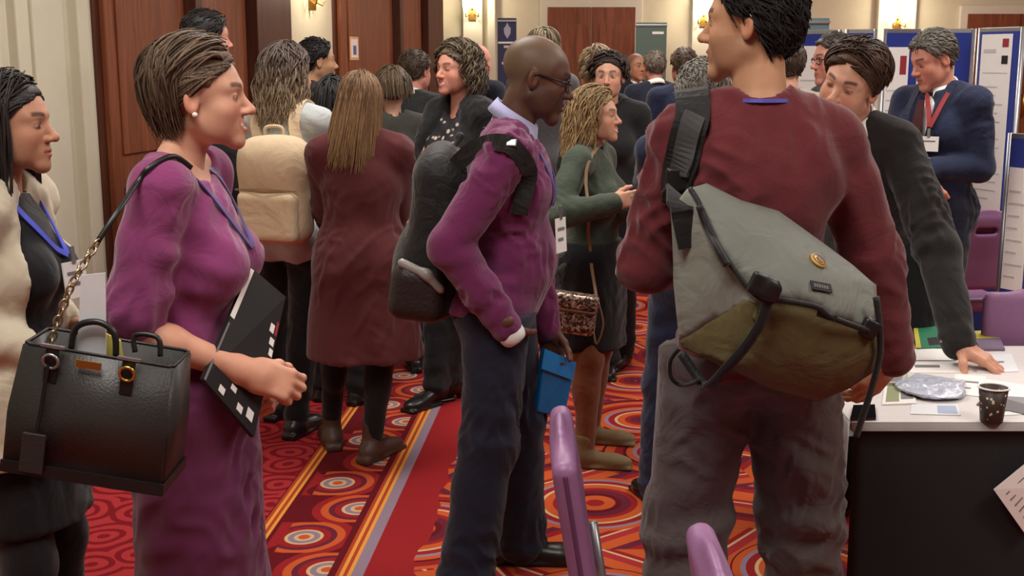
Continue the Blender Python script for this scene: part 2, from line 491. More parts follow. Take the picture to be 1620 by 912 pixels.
def hairline(style):
    if style == 'recede': return [-0.13, -0.06, -0.035, -0.012, 0.03, 0.045, 0.06, 0.085], [-0.075, -0.06, 0.0, 0.03, 0.035, 0.09, 0.105, 0.118]
    if style == 'low': return [-0.13, -0.06, -0.035, -0.014, 0.03, 0.045, 0.06, 0.09], [-0.085, -0.075, -0.02, 0.026, 0.02, 0.045, 0.068, 0.085]
    return [-0.13, -0.06, -0.035, -0.014, 0.03, 0.045, 0.065, 0.09], [-0.075, -0.062, -0.01, 0.028, 0.025, 0.05, 0.078, 0.095]
def hair_cap(thick=0.012, style='std', h=0.006, top=0.0, seed=1, rough=0.004, back=0.0, freq=70):
    ys, zs = hairline(style)
    p = [Ell((0, -0.018, 0.036), (0.075 + thick, 0.096 + thick, 0.086 + thick + top), k=0.02),
         Ell((0, 0.02, 0.034), (0.068 + thick * 0.75, 0.07 + thick * 0.6, 0.066 + thick + top), k=0.03)]
    if back: p.append(Ell((0, -0.055, 0.0), (0.06 + thick, 0.055 + back, 0.075), k=0.03))
    def cut(D, X, Y, Z):
        zl = np.interp(Y.ravel(), ys, zs).reshape(Y.shape)
        c = (zl - Z) * 0.8
        kk = 0.012; hh = np.maximum(kk - np.abs(D - c), 0) / kk
        return np.maximum(D, c) + hh * hh * kk * 0.25
    p.append(Fun(cut))
    V, Q = surf(p, h)
    n = vnormals(V, Q)
    V = V + n * (wav(V, freq, seed, 6, (1, 0.45, 0.6)) * rough)[:, None]
    return V, Q
def hair_locks(n, length, seed, vol=0.018, az=(1.15, 3.14), wave=0.0, wfreq=3.0, r0=0.0075, m=16, part=0.015, tail_back=-0.02, spread=1.0, jitter=0.012, curl=0.0, curlf=9.0, flip=0.0, lenvar=0.12, taper=0.12, inward=0.0, tail_x=0.0):
    """locks that start at the parting, lie round the skull and fall"""
    rs = np.random.RandomState(seed)
    P_ = np.zeros((n, m, 3)); R_ = np.zeros((n, m))
    t = np.linspace(0, 1, m)
    for i in range(n):
        sd = 1 if rs.rand() < 0.5 else -1
        a = rs.uniform(az[0], az[1])
        y0 = rs.uniform(-0.075, 0.07)
        vv = vol * rs.uniform(0.55, 1.15)
        L = length * float(np.clip(1 + lenvar * rs.normal(), 0.5, 1.5))
        arc = 0.16; tot = arc + max(0.02, L)
        s = t * tot
        ph = np.clip(s / arc, 0, 1) * (math.pi / 2) * 0.98
        rx, ry, rz = 0.075 + vv, 0.096 + vv, 0.086 + vv
        st = np.array([sd * part * rs.rand(), y0, 0.036 + rz * math.sqrt(max(0.05, 1 - (y0 / ry) ** 2))])
        e = np.array([sd * math.sin(a) * rx, -0.018 + math.cos(a) * ry, 0.036])
        w = np.sin(ph)[:, None]; c = np.cos(ph)[:, None]
        cen = np.array([0, -0.018, 0.036])
        p = cen + (st - cen) * c + (e - cen) * w
        # keep on the skull
        q = (p - cen) / np.array([rx, ry, rz]); qn = np.linalg.norm(q, axis=1, keepdims=True)
        p = cen + (p - cen) / np.maximum(qn, 0.98)
        dn = np.maximum(s - arc, 0)
        fr = dn / max(L, 1e-3)
        p[:, 2] -= dn
        p[:, 0] *= (1 + (spread - 1) * fr - inward * fr)
        p[:, 0] += tail_x * fr
        p[:, 1] += tail_back * fr + (-inward * 0.05 * fr)
        if flip: p[:, :2] += (nrmz([e[0], e[1], 0])[:2] * flip)[None] * (fr ** 3)[:, None]
        phs = rs.uniform(0, 6.3, 2)
        amp = wave * np.clip(s / arc, 0, 1.2)
        p[:, 0] += amp * np.sin(s * wfreq * 2 * math.pi + phs[0]); p[:, 1] += amp * 0.7 * np.sin(s * wfreq * 2 * math.pi + phs[1])
        if curl:
            cc = curl * np.clip((s - 0.03) / 0.08, 0, 1)
            p[:, 0] += cc * np.sin(s * curlf * 2 * math.pi + phs[0]); p[:, 1] += cc * np.cos(s * curlf * 2 * math.pi + phs[0])
        p += rs.normal(size=3) * jitter * 0.4
        P_[i] = p
        R_[i] = r0 * rs.uniform(0.7, 1.25) * (0.55 + 0.45 * np.sin(np.clip(t * 1.5, 0, 1) * math.pi / 2)) * (1 - (1 - taper) * np.clip((t - 0.6) / 0.4, 0, 1))
    return P_, R_
def front_locks(n, seed, vol=0.012, r0=0.0036, m=14, zf=0.078, zs=0.03, rise=0.012, ends=(1.65, 2.4), both=True, pull=0.0):
    """locks that start on the front hairline and are combed back round the skull"""
    rs = np.random.RandomState(seed); P_ = np.zeros((n, m, 3)); R_ = np.zeros((n, m)); t = np.linspace(0, 1, m)
    cen = np.array([0, -0.018, 0.036])
    for i in range(n):
        sd = 1 if rs.rand() < 0.5 else -1
        a = rs.uniform(0.0, 1.15); z0 = zf + (zs - zf) * (a / 1.15) ** 1.3
        def pt(az, z, v):
            rx, ry, rz = 0.075 + v, 0.096 + v, 0.086 + v
            q = math.sqrt(max(0.05, 1 - ((z - 0.036) / rz) ** 2)); return np.array([sd * math.sin(az) * rx * q, -0.018 + math.cos(az) * ry * q, z])
        A = pt(a, z0 - 0.004, 0.002); e = rs.uniform(*ends); B = pt(e, rs.uniform(-0.03, 0.04), vol)
        M_ = pt(0.55 * a + 0.35 * e, 0.09 - 0.02 * a + rs.uniform(-0.01, 0.01), vol + rise)
        p = ((1 - t) ** 2)[:, None] * A + (2 * t * (1 - t))[:, None] * M_ + (t ** 2)[:, None] * B
        q = (p - cen) / np.array([0.075, 0.096, 0.086]); qn = np.linalg.norm(q, axis=1, keepdims=True)
        tgt = 1 + (vol * np.clip(t * 4, 0.15, 1) * rs.uniform(0.7, 1.1) / 0.085)[:, None]
        P_[i] = cen + (p - cen) / qn * np.maximum(tgt, np.minimum(qn, tgt + 0.08))
        R_[i] = r0 * rs.uniform(0.7, 1.2) * np.sin(np.clip(t * 0.85 + 0.12, 0, 1) * math.pi) ** 0.5
    return P_, R_
FPROP = [(0.030, 0.088, 0.072), (0.0105, 0.093, 0.08), (-0.0095, 0.09, 0.074), (-0.0275, 0.081, 0.058)]
def hand_prims(wr, fdir, back, side, curl=(0.35, 0.4, 0.45, 0.5), spread=0.06, thumb=(0.55, 0.3), s=1.0, k=0.006, bends=None):
    """palm, four fingers and thumb; fdir: along the fingers, back: out of the back of the hand, side +1 right hand"""
    fdir = nrmz(fdir); back = np.asarray(back, float); back = nrmz(back - fdir * (back @ fdir))
    th = np.cross(fdir, back) * (-side)      # towards the thumb
    M = np.stack([th, fdir, back], 1); wr = np.asarray(wr, float)
    g = lambda v: wr + M @ (np.asarray(v, float) * s)
    Rm = M
    p = [Box(g((0.002, 0.048, 0.0)), (0.038 * s, 0.046 * s, 0.0135 * s), 0.012 * s, Rm, k=0.012),
         Cap(g((0, -0.03, 0)), g((0, 0.02, 0)), 0.025 * s, 0.025 * s, M[:, 0], 1.2, k=0.02),
         Ell(g((0.024, 0.03, -0.008)), (0.016 * s, 0.03 * s, 0.014 * s), Rm, k=0.012)]
    for i, (fx, fy, fl) in enumerate(FPROP):
        c = curl[i] if not isinstance(curl, (int, float)) else curl
        a = np.array([fx, fy, 0.001]); ang = 0.0
        sp = spread * (1.2 - i) * 1.0
        for j, (fr, cm) in enumerate(((0.46, 0.8), (0.31, 1.25), (0.23, 0.9))):
            ang += c * cm
            d = np.array([math.sin(sp) * math.cos(ang), math.cos(sp) * math.cos(ang), -math.sin(ang)])
            b = a + d * fl * fr
            r = (0.0092 - 0.0008 * j) * (0.88 if i == 3 else 1)
            p.append(Cap(g(a), g(b), r * s, (r - 0.0009) * s, k=k if j else 0.008))
            a = b
    a = np.array([0.03, 0.022, -0.006]); ang = thumb[0]
    for j, (l, r) in enumerate(((0.042, 0.0125), (0.034, 0.0105), (0.026, 0.0095))):
        d = np.array([math.sin(ang), math.cos(ang), -thumb[1] * (1 + 0.6 * j)]); d = nrmz(d)
        b = a + d * l
        p.append(Cap(g(a), g(b), r * s, (r - 0.001) * s, k=0.008))
        a = b; ang -= 0.22
    return p
def ik(a, c, l1, l2, hint):
    a = np.asarray(a, float); c = np.asarray(c, float); d = c - a; L = np.linalg.norm(d)
    if L > (l1 + l2) * 0.999:
        c = a + d / L * (l1 + l2) * 0.999; d = c - a; L = np.linalg.norm(d)
    x = (l1 * l1 - l2 * l2 + L * L) / (2 * L); hgt = math.sqrt(max(0, l1 * l1 - x * x)); n = d / L
    h = np.asarray(hint, float); h = nrmz(h - n * (h @ n))
    return a + n * x + h * hgt, c
class Person:
    def __init__(s, label, loc, yaw, H=1.75, sex='m', lean=0.0, twist=0.0, side=0.0, head=(0, 0, 0), skin=rgb(205, 160, 132), wide=1.0, belly=0.0,
                 feet=None, arms=None, res=0.009, hres=0.0035, group=None, hs=1.0, neck_f=0.0, drop=0.0, neck_u=0.0, armk=1.0, shz=0.458):
        s.root = empty('person', (loc[0], loc[1], 0), yaw, label, 'person', group)
        s.loc = np.array([loc[0], loc[1], 0.0]); s.yaw = yaw; s.s = H / 1.75; s.sex = sex; s.wide = wide; s.skin = skin; s.res = res; s.hres = hres
        s.belly = belly; k = s.s; s.lean = lean; s.twist = twist
        s.Rw = rot('z', yaw)
        s.pel = np.array([0, -0.05 * math.sin(lean) * 2, (0.95 - drop) * k])
        s.Rl = rot('y', side) @ rot('x', -lean)
        f = sex == 'f'
        s.shw = (0.163 if f else 0.188) * k * wide
        hw = 0.088 * k
        s.sh = {sd: s.tp((sd * s.shw, -0.01, shz * k)) for sd in (-1, 1)}
        s.neck0 = s.tp((0, -0.022, 0.485 * k))
        up = s.Rl @ np.array([0, 0, 1.0]); upn = nrmz(0.5 * up + np.array([0, 0, 0.5])); fw = nrmz(np.array([0, 1.0, 0]))
        hy, hp, hr = head
        s.hs = 0.955 * k * hs if not f else 0.94 * k * hs
        s.HR = rot('z', s.twist * 0.7 + hy) @ rot('x', -hp) @ rot('y', hr)
        # skull turns about its joint with the neck
        s.atlas = s.neck0 + upn * (0.108 * k + neck_u) + s.Rl @ np.array([0, 0.022 * k + neck_f, 0])
        s.hc = s.atlas + s.HR @ (np.array([0, 0.022, 0.06]) * s.hs)
        feet = feet or {1: (0.1, 0.0, -0.15), -1: (-0.1, 0.0, 0.15)}
        s.hip = {}; s.knee = {}; s.ank = {}; s.foot = feet
        for sd in (-1, 1):
            s.hip[sd] = s.pel + rot('z', s.twist * 0) @ np.array([sd * hw, 0, -0.03 * k])
            fx, fy, fyaw = feet[sd][:3]
            fz = feet[sd][3] if len(feet[sd]) > 3 else 0
            an = np.array([fx, fy, 0.085 * k + fz])
            fd = rot('z', fyaw) @ np.array([0, 1.0, 0])
            s.knee[sd], s.ank[sd] = ik(s.hip[sd], an, 0.419 * k, 0.418 * k, fd + np.array([sd * 0.05, 0, 0]))
        s.elb = {}; s.wr = {}
        arms = arms or {}
        for sd in (-1, 1):
            a = arms.get(sd, {})
            w = a.get('w'); hint = a.get('h', (sd * 0.4, -1.0, -0.1))
            if w is None: w = s.sh[sd] + np.array([sd * 0.07, 0.05, -0.52 * k])
            elif a.get('world', True): w = s.to_local(w)
            if a.get('hw'): hint = s.Rw.T @ np.asarray(a['hw'], float)
            s.elb[sd], s.wr[sd] = ik(s.sh[sd], w, 0.285 * k * armk, 0.255 * k * armk, hint)
        s.hands = {}
    def tp(s, v):
        v = np.asarray(v, float); z = v[2]
        a = s.twist * float(np.clip((z - 0.02) / 0.3, 0, 1))
        q = rot('z', a) @ v
        return s.pel + s.Rl @ q
    def tR(s, z):
        return s.Rl @ rot('z', s.twist * float(np.clip((z - 0.02) / 0.3, 0, 1)))
    def to_local(s, w):
        return s.Rw.T @ (np.asarray(w, float) - s.loc)
    def to_world(s, l):
        return s.loc + s.Rw @ np.asarray(l, float)
    def torso(s, off=0.0, bust=1.0, z0=None):
        k = s.s; w = s.wide; f = s.sex == 'f'; o = off
        E = lambda c, r, kk=0.045: Ell(s.tp(np.array(c) * k), np.array(r) * k * np.array([w, 1, 1]) + o, s.tR(c[2] * k), k=kk)
        p = []
        if f:
            p += [E((0, -0.005, 0.0), (0.168, 0.112, 0.12)), E((0, 0.0, 0.14), (0.128, 0.092, 0.15)), E((0, -0.01, 0.31), (0.142, 0.102, 0.17)),
                  E((0.078, -0.06, -0.02), (0.082, 0.078, 0.09)), E((-0.078, -0.06, -0.02), (0.082, 0.078, 0.09)),
                  E((0.068, 0.068 * bust, 0.285), (0.062, 0.062, 0.062), 0.04), E((-0.068, 0.068 * bust, 0.285), (0.062, 0.062, 0.062), 0.04)]
        else:
            p += [E((0, 0.0, 0.0), (0.158, 0.108, 0.12)), E((0, 0.0, 0.13), (0.144, 0.102, 0.15)), E((0, -0.008, 0.32), (0.166, 0.112, 0.18)),
                  E((0.075, -0.055, -0.03), (0.08, 0.078, 0.09)), E((-0.075, -0.055, -0.03), (0.08, 0.078, 0.09)),
                  E((0.07, 0.05, 0.33), (0.075, 0.055, 0.06)), E((-0.07, 0.05, 0.33), (0.075, 0.055, 0.06)),
                  E((0.08, -0.06, 0.36), (0.075, 0.05, 0.1)), E((-0.08, -0.06, 0.36), (0.075, 0.05, 0.1))]
        if s.belly: p.append(E((0, 0.04 + s.belly * 0.4, 0.12), (0.12, 0.07 + s.belly * 0.6, 0.12)))
        nb = s.tp(np.array((0, -0.025, 0.475)) * k)
        for sd in (-1, 1):
            p.append(Cap(nb, s.sh[sd] - s.tR(0.4) @ np.array([sd * 0.01, 0, 0.008]), 0.044 * k + o, 0.043 * k + o, k=0.035))
            p.append(Cap(s.tp(np.array((sd * 0.02, -0.03, 0.535)) * k), s.tp(np.array((sd * 0.15, -0.02, 0.47)) * k), 0.018 * k + o * 0.7, 0.03 * k + o * 0.7, k=0.04))
        return p
    def arm(s, sd, off=0.0, upto=1.0, bag=0.0, k=0.022, fore=True, slim=1.0):
        q = s.s * slim; f = s.sex == 'f'; g = 0.86 if f else 1.0
        p = [Cap(s.sh[sd], s.elb[sd], 0.049 * q * g + off, 0.037 * q * g + off + bag, k=k)]
        if fore:
            e = s.elb[sd] + (s.wr[sd] - s.elb[sd]) * upto
            r1 = 0.037 * g * q; r2 = r1 + (0.025 * q * g - r1) * upto
            p.append(Cap(s.elb[sd], e, r1 + off + bag, r2 + off + bag * 0.6, k=k))
        return p
    def leg(s, sd, off=0.0, upto=1.0, flare=0.0, k=0.04, taper=1.0):
        q = s.s
        p = [Cap(s.hip[sd] + np.array([0, 0, 0.02]), s.knee[sd], 0.088 * q + off, 0.056 * q * taper + off, k=k)]
        e = s.knee[sd] + (s.ank[sd] - s.knee[sd]) * upto
        p.append(Cap(s.knee[sd], e, 0.056 * q * taper + off, (0.056 + (0.038 - 0.056) * upto) * q + off + flare, k=k))
        m = s.knee[sd] * 0.68 + s.ank[sd] * 0.32
        if upto > 0.5: p.append(Ell(m - np.array([0, 0.014 * q, 0]), np.array((0.05, 0.055, 0.11)) * q + off * 0.8, k=0.03))
        return p
    def body(s, smile=0.4, hair=rgb(60, 45, 35), stubble=0.0, scalp=None, jaw=1.0, nose=1.0, eyes='open', bare_legs=False, bare_arms=False, bare_chest=0.0, lip=None, brow=0.8, hand_kw=None, ear=True, core=True, neck_r=None, core_off=-0.018):
        k = s.s; parts = []
        f = s.sex == 'f'
        # head and neck, fine
        hp = head_prims(s.sex, smile, jaw, nose, ear=ear)
        nl = s.HR.T @ (s.neck0 - s.hc) / s.hs; al = s.HR.T @ (s.atlas - s.hc) / s.hs
        nr = neck_r or (0.05 if f else 0.06)
        low = s.HR.T @ ((s.tp((0, -0.02, 0.40 * k))) - s.hc) / s.hs
        hp.insert(0, Cap(nl, al + np.array([0, 0.004, 0.02]), nr * 1.06, nr * 0.96, (1, 0, 0), 0.97, k=0.02))
        hp.insert(0, Cap(low, nl, nr * 1.5, nr * 1.08, k=0.02))
        V, Q = surf(hp, s.hres / s.hs)
        C = head_colors(V, s.skin, s.sex, smile, hair, stubble, scalp, lip, brow, eyes)
        V = (V * s.hs) @ s.HR.T + s.hc
        parts.append((V, Q, C))
        base = np.array(s.skin[:3])
        for sd in (-1, 1):
            hk = (hand_kw or {}).get(sd)
            if hk is None: continue
            hk = dict(hk); fr = hk.pop('fore', 0.35)
            fd = hk.pop('fdir', None); bk = hk.pop('back', None)
            fd = s.wr[sd] - s.elb[sd] if fd is None else s.Rw.T @ np.asarray(fd, float)
            bk = np.array([sd * 1.0, 0.1, 0]) if bk is None else s.Rw.T @ np.asarray(bk, float)
            q = hand_prims(s.wr[sd], fd, bk, sd, s=(0.94 if f else 1.03) * k, **hk)
            st = s.elb[sd] + (s.wr[sd] - s.elb[sd]) * (1 - fr) if fr < 1 else s.sh[sd]
            g = (0.86 if f else 1.0) * k
            if fr < 1: q.insert(0, Cap(st, s.wr[sd], (0.026 + 0.014 * fr) * g, 0.027 * g, k=0.02))
            else: q = [Cap(s.sh[sd], s.elb[sd], 0.05 * g, 0.04 * g, k=0.02), Cap(s.elb[sd], s.elb[sd] * 0.7 + s.wr[sd] * 0.3, 0.04 * g, 0.041 * g, k=0.02), Cap(s.elb[sd] * 0.7 + s.wr[sd] * 0.3, s.wr[sd], 0.041 * g, 0.026 * g, k=0.02)] + q
            V, Q = surf(q, max(0.0032, s.hres))
            C = np.tile(base, (len(V), 1)); 
            n = wav(V, 90, 3)[:, None] * 0.05
            C = C * (1 + n * np.array([0.6, 1.2, 1.2])) * np.array([1.02, 0.94, 0.92])
            parts.append((V, Q, C))
        if core:   # the rest of the body, under the clothes
            q = s.torso(core_off)
            for sd in (-1, 1): q += s.arm(sd, -0.016, 0.9) + s.leg(sd, 0.0 if bare_legs else -0.014)
            V, Q = surf(q, max(0.012, s.res * 1.3) if not bare_legs else s.res)
            parts.append((V, Q, np.tile(base, (len(V), 1))))
        o = 0; VV, QQ, CC = [], [], []
        for V, Q, C in parts:
            VV.append(V); QQ.append(Q + o); CC.append(C); o += len(V)
        return mesh_np('body', np.concatenate(VV), np.concatenate(QQ), skin_mat(), s.root, np.concatenate(CC))
    def hw(s, V):
        """head frame to person frame"""
        return (np.asarray(V) * s.hs) @ s.HR.T + s.hc
    def hair(s, pieces, c1, c2, tip=None, name='hair', seed=0, mat=None, top=None):
        """pieces: ('m', V, Q) closed meshes or ('t', paths, radii) locks, in the head frame"""
        rs = np.random.RandomState(seed); o = 0; VV, QQ, CC = [], [], []
        c1 = np.array(c1[:3]); c2 = np.array(c2[:3])
        for pc in pieces:
            if pc[0] == 'm':
                V, Q = pc[1], pc[2]
                f = (0.5 + 0.5 * wav(V, 60, seed + 5, 5, (1, 1, 0.25)))[:, None]
                C = c1 * (1 - f) + c2 * f
            else:
                V, Q = tubes(pc[1], pc[2]); k, m, _ = pc[1].shape
                f = np.repeat(rs.rand(k), m * 5)[:, None]
                C = c1 * (1 - f) + c2 * f
                if tip is not None:
                    tt = np.tile(np.repeat(np.linspace(0, 1, m), 5), k)[:, None]
                    g = sstep(0.25, 0.95, tt) * np.repeat(rs.uniform(0.5, 1.0, k), m * 5)[:, None]
                    C = C * (1 - g) + np.array(tip[:3]) * g
            VV.append(s.hw(V)); QQ.append(Q + o); CC.append(C); o += len(V)
        return mesh_np(name, np.concatenate(VV), np.concatenate(QQ), mat or hair_mat(), s.root, np.concatenate(CC))
    def garment(s, name, prims, mat, res=None, folds=(), noise=0.003, nfreq=16, seed=0, st=(1, 1, 0.6), it=1, crease=0.010):
        V, Q = surf(prims, res or s.res)
        if it: V = relax(V, Q, it)
        n = vnormals(V, Q)
        d = noise * wav(V, nfreq, seed, 6, st) + noise * 0.5 * wav(V, nfreq * 2.3, seed + 1, 6, st)
        if crease and (res or s.res) < 0.0125:
            crease = crease * (1.0 if (res or s.res) < 0.0085 else 0.65)
            for j, (dx, dz, fq) in enumerate(((1.0, 0.55, 58), (-0.9, 0.7, 78), (0.35, 1.2, 98))):
                a = nrmz((dx, 0.5 * dx, dz)); R3 = np.stack([a, nrmz(np.cross(a, (0.2, 1, 0.1))), np.cross(a, nrmz(np.cross(a, (0.2, 1, 0.1))))], 1)
                L = (V @ R3) * np.array([0.22, 1.0, 1.0])
                r = 1 - np.abs(wav(L, fq, seed + 11 + j, 5)) * 1.6
                msk = sstep(-0.1, 0.9, wav(V, 13, seed + 21 + j, 4))
                d += crease * 0.8 * np.clip(r, -0.6, 1) * msk - crease * 0.15 * msk
        for (c, ax, rad, fr, amp) in folds:
            q = V - np.asarray(c)
            g = np.exp(-(q * q).sum(1) / rad ** 2)
            d += amp * g * np.sin(fr * (q @ nrmz(ax)) + 2.6 * wav(V, 11, seed + 2, 4))
        return mesh_np(name, V + n * d[:, None], Q, mat, s.root)
    def arm_folds(s, amp=0.006):
        r = []
        for sd in (-1, 1):
            ua = nrmz(s.elb[sd] - s.sh[sd]); fa = nrmz(s.wr[sd] - s.elb[sd]); inn = nrmz(fa - ua)
            r += [(s.elb[sd] + inn * 0.035, ua + fa + inn * 0.3, 0.07 * s.s, 85, amp * 0.8), (s.elb[sd] - inn * 0.02, ua * 0.6 + fa, 0.09 * s.s, 48, amp * 0.35),
                  (s.sh[sd] * 0.75 + s.pel * 0.25, ua + np.array([-sd * 0.8, 0, 0.2]), 0.10, 55, amp * 0.6), (s.wr[sd] - fa * 0.05, fa + np.array([0.1, 0.1, 0.2]), 0.06, 95, amp * 0.5)]
        return r
    def top(s, name, mat, off=0.012, hem=-0.06, sleeve=1.0, bag=0.006, extra=(), cuts=(), bust=1.0, res=None, folds=None, noise=0.003, seed=0, skirt=None, flare=0.0, nfreq=16, amp=0.006, slim=1.0, neck=0.0, cuff_cut=True):
        """sweater, jacket or coat: torso and sleeves; hem in metres from the hip line; skirt=(z, half width, half depth) hangs it lower"""
        k = s.s
        q = s.torso(off, bust)
        if skirt:
            zb, wx, wy = skirt
            q.append(Cap(s.tp((0, -0.005, 0.02)), s.tp((0, 0, 0.02)) + np.array([0, 0, zb - s.pel[2] - 0.02]), 0.115 * k + off, wy, (1, 0, 0), wx / wy, k=0.06))
        q += list(extra)
        hp = s.tp((0, 0, hem)); up = s.Rl @ np.array([0, 0, -1.0])
        if skirt: q.append(half((0, 0, skirt[0]), (0, 0, -1)))
        else: q.append(half(hp, up))
        if sleeve > 0:
            for sd in (-1, 1): q += s.arm(sd, off * 0.8, max(0.05, min(1.0, sleeve)) if sleeve > 0.5 else 1, bag, fore=sleeve > 0.5, slim=slim)
        nk = Cap(s.neck0 + (s.atlas - s.neck0) * 0.15, s.atlas + (s.atlas - s.neck0) * 0.5, 0.058 * k + neck, 0.075 * k + neck, k=0.008, op='s')
        q += [nk] + list(cuts)
        return s.garment(name, q, mat, res, s.arm_folds(amp) if folds is None else folds, noise, nfreq, seed)
    def trousers(s, mat, off=0.014, flare=0.018, waist=0.1, res=None, seed=3, noise=0.003, amp=0.006, extra=(), taper=1.15, upto=1.0, name='trousers', nfreq=16):
        k = s.s
        q = [p for p in s.torso(off * 0.8)[:5 if s.sex == 'm' else 5]]
        if s.belly: pass
        for sd in (-1, 1): q += s.leg(sd, off, upto, flare, taper=taper)
        q += list(extra)
        q.append(half(s.tp((0, 0, waist * k)), s.Rl @ np.array([0, 0, 1.0])))
        for sd in (-1, 1): pass
        fl = []
        for sd in (-1, 1):
            fl += [(s.knee[sd] - np.array([0, 0.05, 0]), (0.2 * sd, 0.2, 1), 0.15, 55, amp * 0.8), (s.ank[sd], (0.1, 0.2, 1), 0.12, 70, amp), (s.hip[sd] - np.array([0, 0.06, 0.12]), (sd * 0.5, 0, 1), 0.12, 50, amp * 0.7)]
        return s.garment(name, q, mat, res, fl, noise, nfreq, seed)
    def shoes(s, mat, sole=None, boot=0.0, heel=0.0, res=0.006, name='shoe', size=1.0):
        k = s.s * size
        for sd in (-1, 1):
            fx, fy, fyaw = s.foot[sd][:3]; fz = s.foot[sd][3] if len(s.foot[sd]) > 3 else 0
            R = rot('z', fyaw); b = np.array([s.ank[sd][0], s.ank[sd][1], fz])
            g = lambda v: b + R @ (np.array(v) * k)
            q = [Ell(g((0, -0.02, 0.04 + heel)), np.array((0.036, 0.055, 0.045)) * k, R, k=0.02), Cap(g((0, -0.03, 0.045 + heel)), g((0, 0.12, 0.028)), 0.034 * k, 0.034 * k, R @ np.array([1.0, 0, 0]), 1.1, k=0.03),
                 Ell(g((0.004 * sd, 0.15, 0.03)), np.array((0.041, 0.06, 0.028)) * k, R, k=0.03), Cap(g((0, -0.005, 0.05 + heel)), g((0, -0.002, 0.10 + boot)), 0.041 * k, (0.043 if boot else 0.036) * k, k=0.03)]
            if heel: q.append(Cap(g((0, -0.055, 0.005)), g((0, -0.05, 0.06)), 0.016 * k, 0.03 * k, k=0.015))
            else: q.append(Box(g((0, -0.045, 0.015)), np.array((0.036, 0.04, 0.016)) * k, 0.008, R, k=0.01))
            q.append(Box(g((0.002 * sd, 0.1, 0.009)), np.array((0.043, 0.11, 0.009)) * k, 0.008, R, k=0.008))
            q.append(half((0, 0, fz + 0.001), (0, 0, -1)))
            V, Q = surf(q, res)
            mesh_np(name, relax(V, Q, 1), Q, mat, s.root)
    def world_obj(s, o):
        return o
def short_hair(p, c1, c2, thick=0.014, style='std', top=0.004, seed=1, rough=0.002, n=150, h=None, back=0.0, r0=0.0034, L=0.015, name='hair', up=0.0, mat=None):
    """cropped hair: a cap over the scalp with short locks combed along it"""
    V, Q = hair_cap(thick, style, h or max(0.005, p.hres * 1.3), top, seed, rough, back)
    pc = [('m', V, Q)]
    if n:
        rs = np.random.RandomState(seed)
        nn = vnormals(V, Q)
        ok = np.where((V[:, 2] > -0.06))[0]
        ii = rs.choice(ok, n)
        base = V[ii] - nn[ii] * 0.004
        fl = np.array([0.25, -0.7, -0.35])[None] + rs.normal(size=(n, 3)) * 0.35
        fl[:, 0] *= np.sign(V[ii, 0] + 0.02)
        fl[V[ii, 2] < 0.06] += np.array([0, -0.2, -0.7])
        fl -= nn[ii] * (fl * nn[ii]).sum(1, keepdims=True)
        fl /= np.linalg.norm(fl, axis=1, keepdims=True) + 1e-9
        t = np.linspace(0, 1, 6)[None, :, None]
        Lh = (0.028 + L * rs.rand(n))[:, None, None]
        Pt = base[:, None] + fl[:, None] * t * Lh + nn[ii][:, None] * (np.sin(t * 2.6) * (0.004 + up) + 0.002)
        R = np.tile(np.array([0.7, 1, 1, 0.9, 0.7, 0.25]) * r0, (n, 1))
        pc.append(('t', Pt, R))
    return p.hair(pc, c1, c2, seed=seed, name=name, mat=mat)
# ------------------------------------------------------------------ the room
def struct(o): o['kind'] = 'structure'; return o
def wall_paint(name, c):
    return plain(name, c, rough=0.75, bump=0.06, scale=14.0, var=0.04, spec=0.2)
CREAM = wall_paint('cream wall paint', rgb(204, 198, 176))
IVORY = wall_paint('ivory trim paint', rgb(214, 210, 194))
def wood_mat(name, c1, c2, scale=1.0):
    m, nt, b = new_mat(name)
    tc = N(nt, 'ShaderNodeTexCoord'); mp = N(nt, 'ShaderNodeMapping'); mp.inputs['Scale'].default_value = (9 * scale, 9 * scale, 0.8 * scale)
    nt.links.new(tc.outputs['Object'], mp.inputs[0])
    n1 = N(nt, 'ShaderNodeTexNoise', inp={'Scale': 2.2, 'Detail': 5.0, 'Distortion': 1.2})
    nt.links.new(mp.outputs[0], n1.inputs['Vector'])
    cr = N(nt, 'ShaderNodeValToRGB'); cr.color_ramp.elements[0].position = 0.3; cr.color_ramp.elements[1].position = 0.72
    cr.color_ramp.elements[0].color = c1; cr.color_ramp.elements[1].color = c2
    nt.links.new(n1.outputs['Fac'], cr.inputs[0]); nt.links.new(cr.outputs[0], b.inputs['Base Color'])
    b.inputs['Roughness'].default_value = 0.5; b.inputs['Specular IOR Level'].default_value = 0.3
    return m
WOOD = wood_mat('mahogany door veneer', rgb(104, 54, 32), rgb(140, 80, 50))
WOOD_D = wood_mat('dark mahogany', rgb(66, 34, 24), rgb(92, 50, 34))
BRASS = plain('brass', rgb(190, 150, 80), rough=0.3, metal=1.0, bump=0)
STEEL = plain('brushed aluminium', rgb(165, 168, 170), rough=0.35, metal=0.8, bump=0)
WHITE = plain('white card', rgb(232, 230, 224), rough=0.6, var=0.03, bump=0.02)

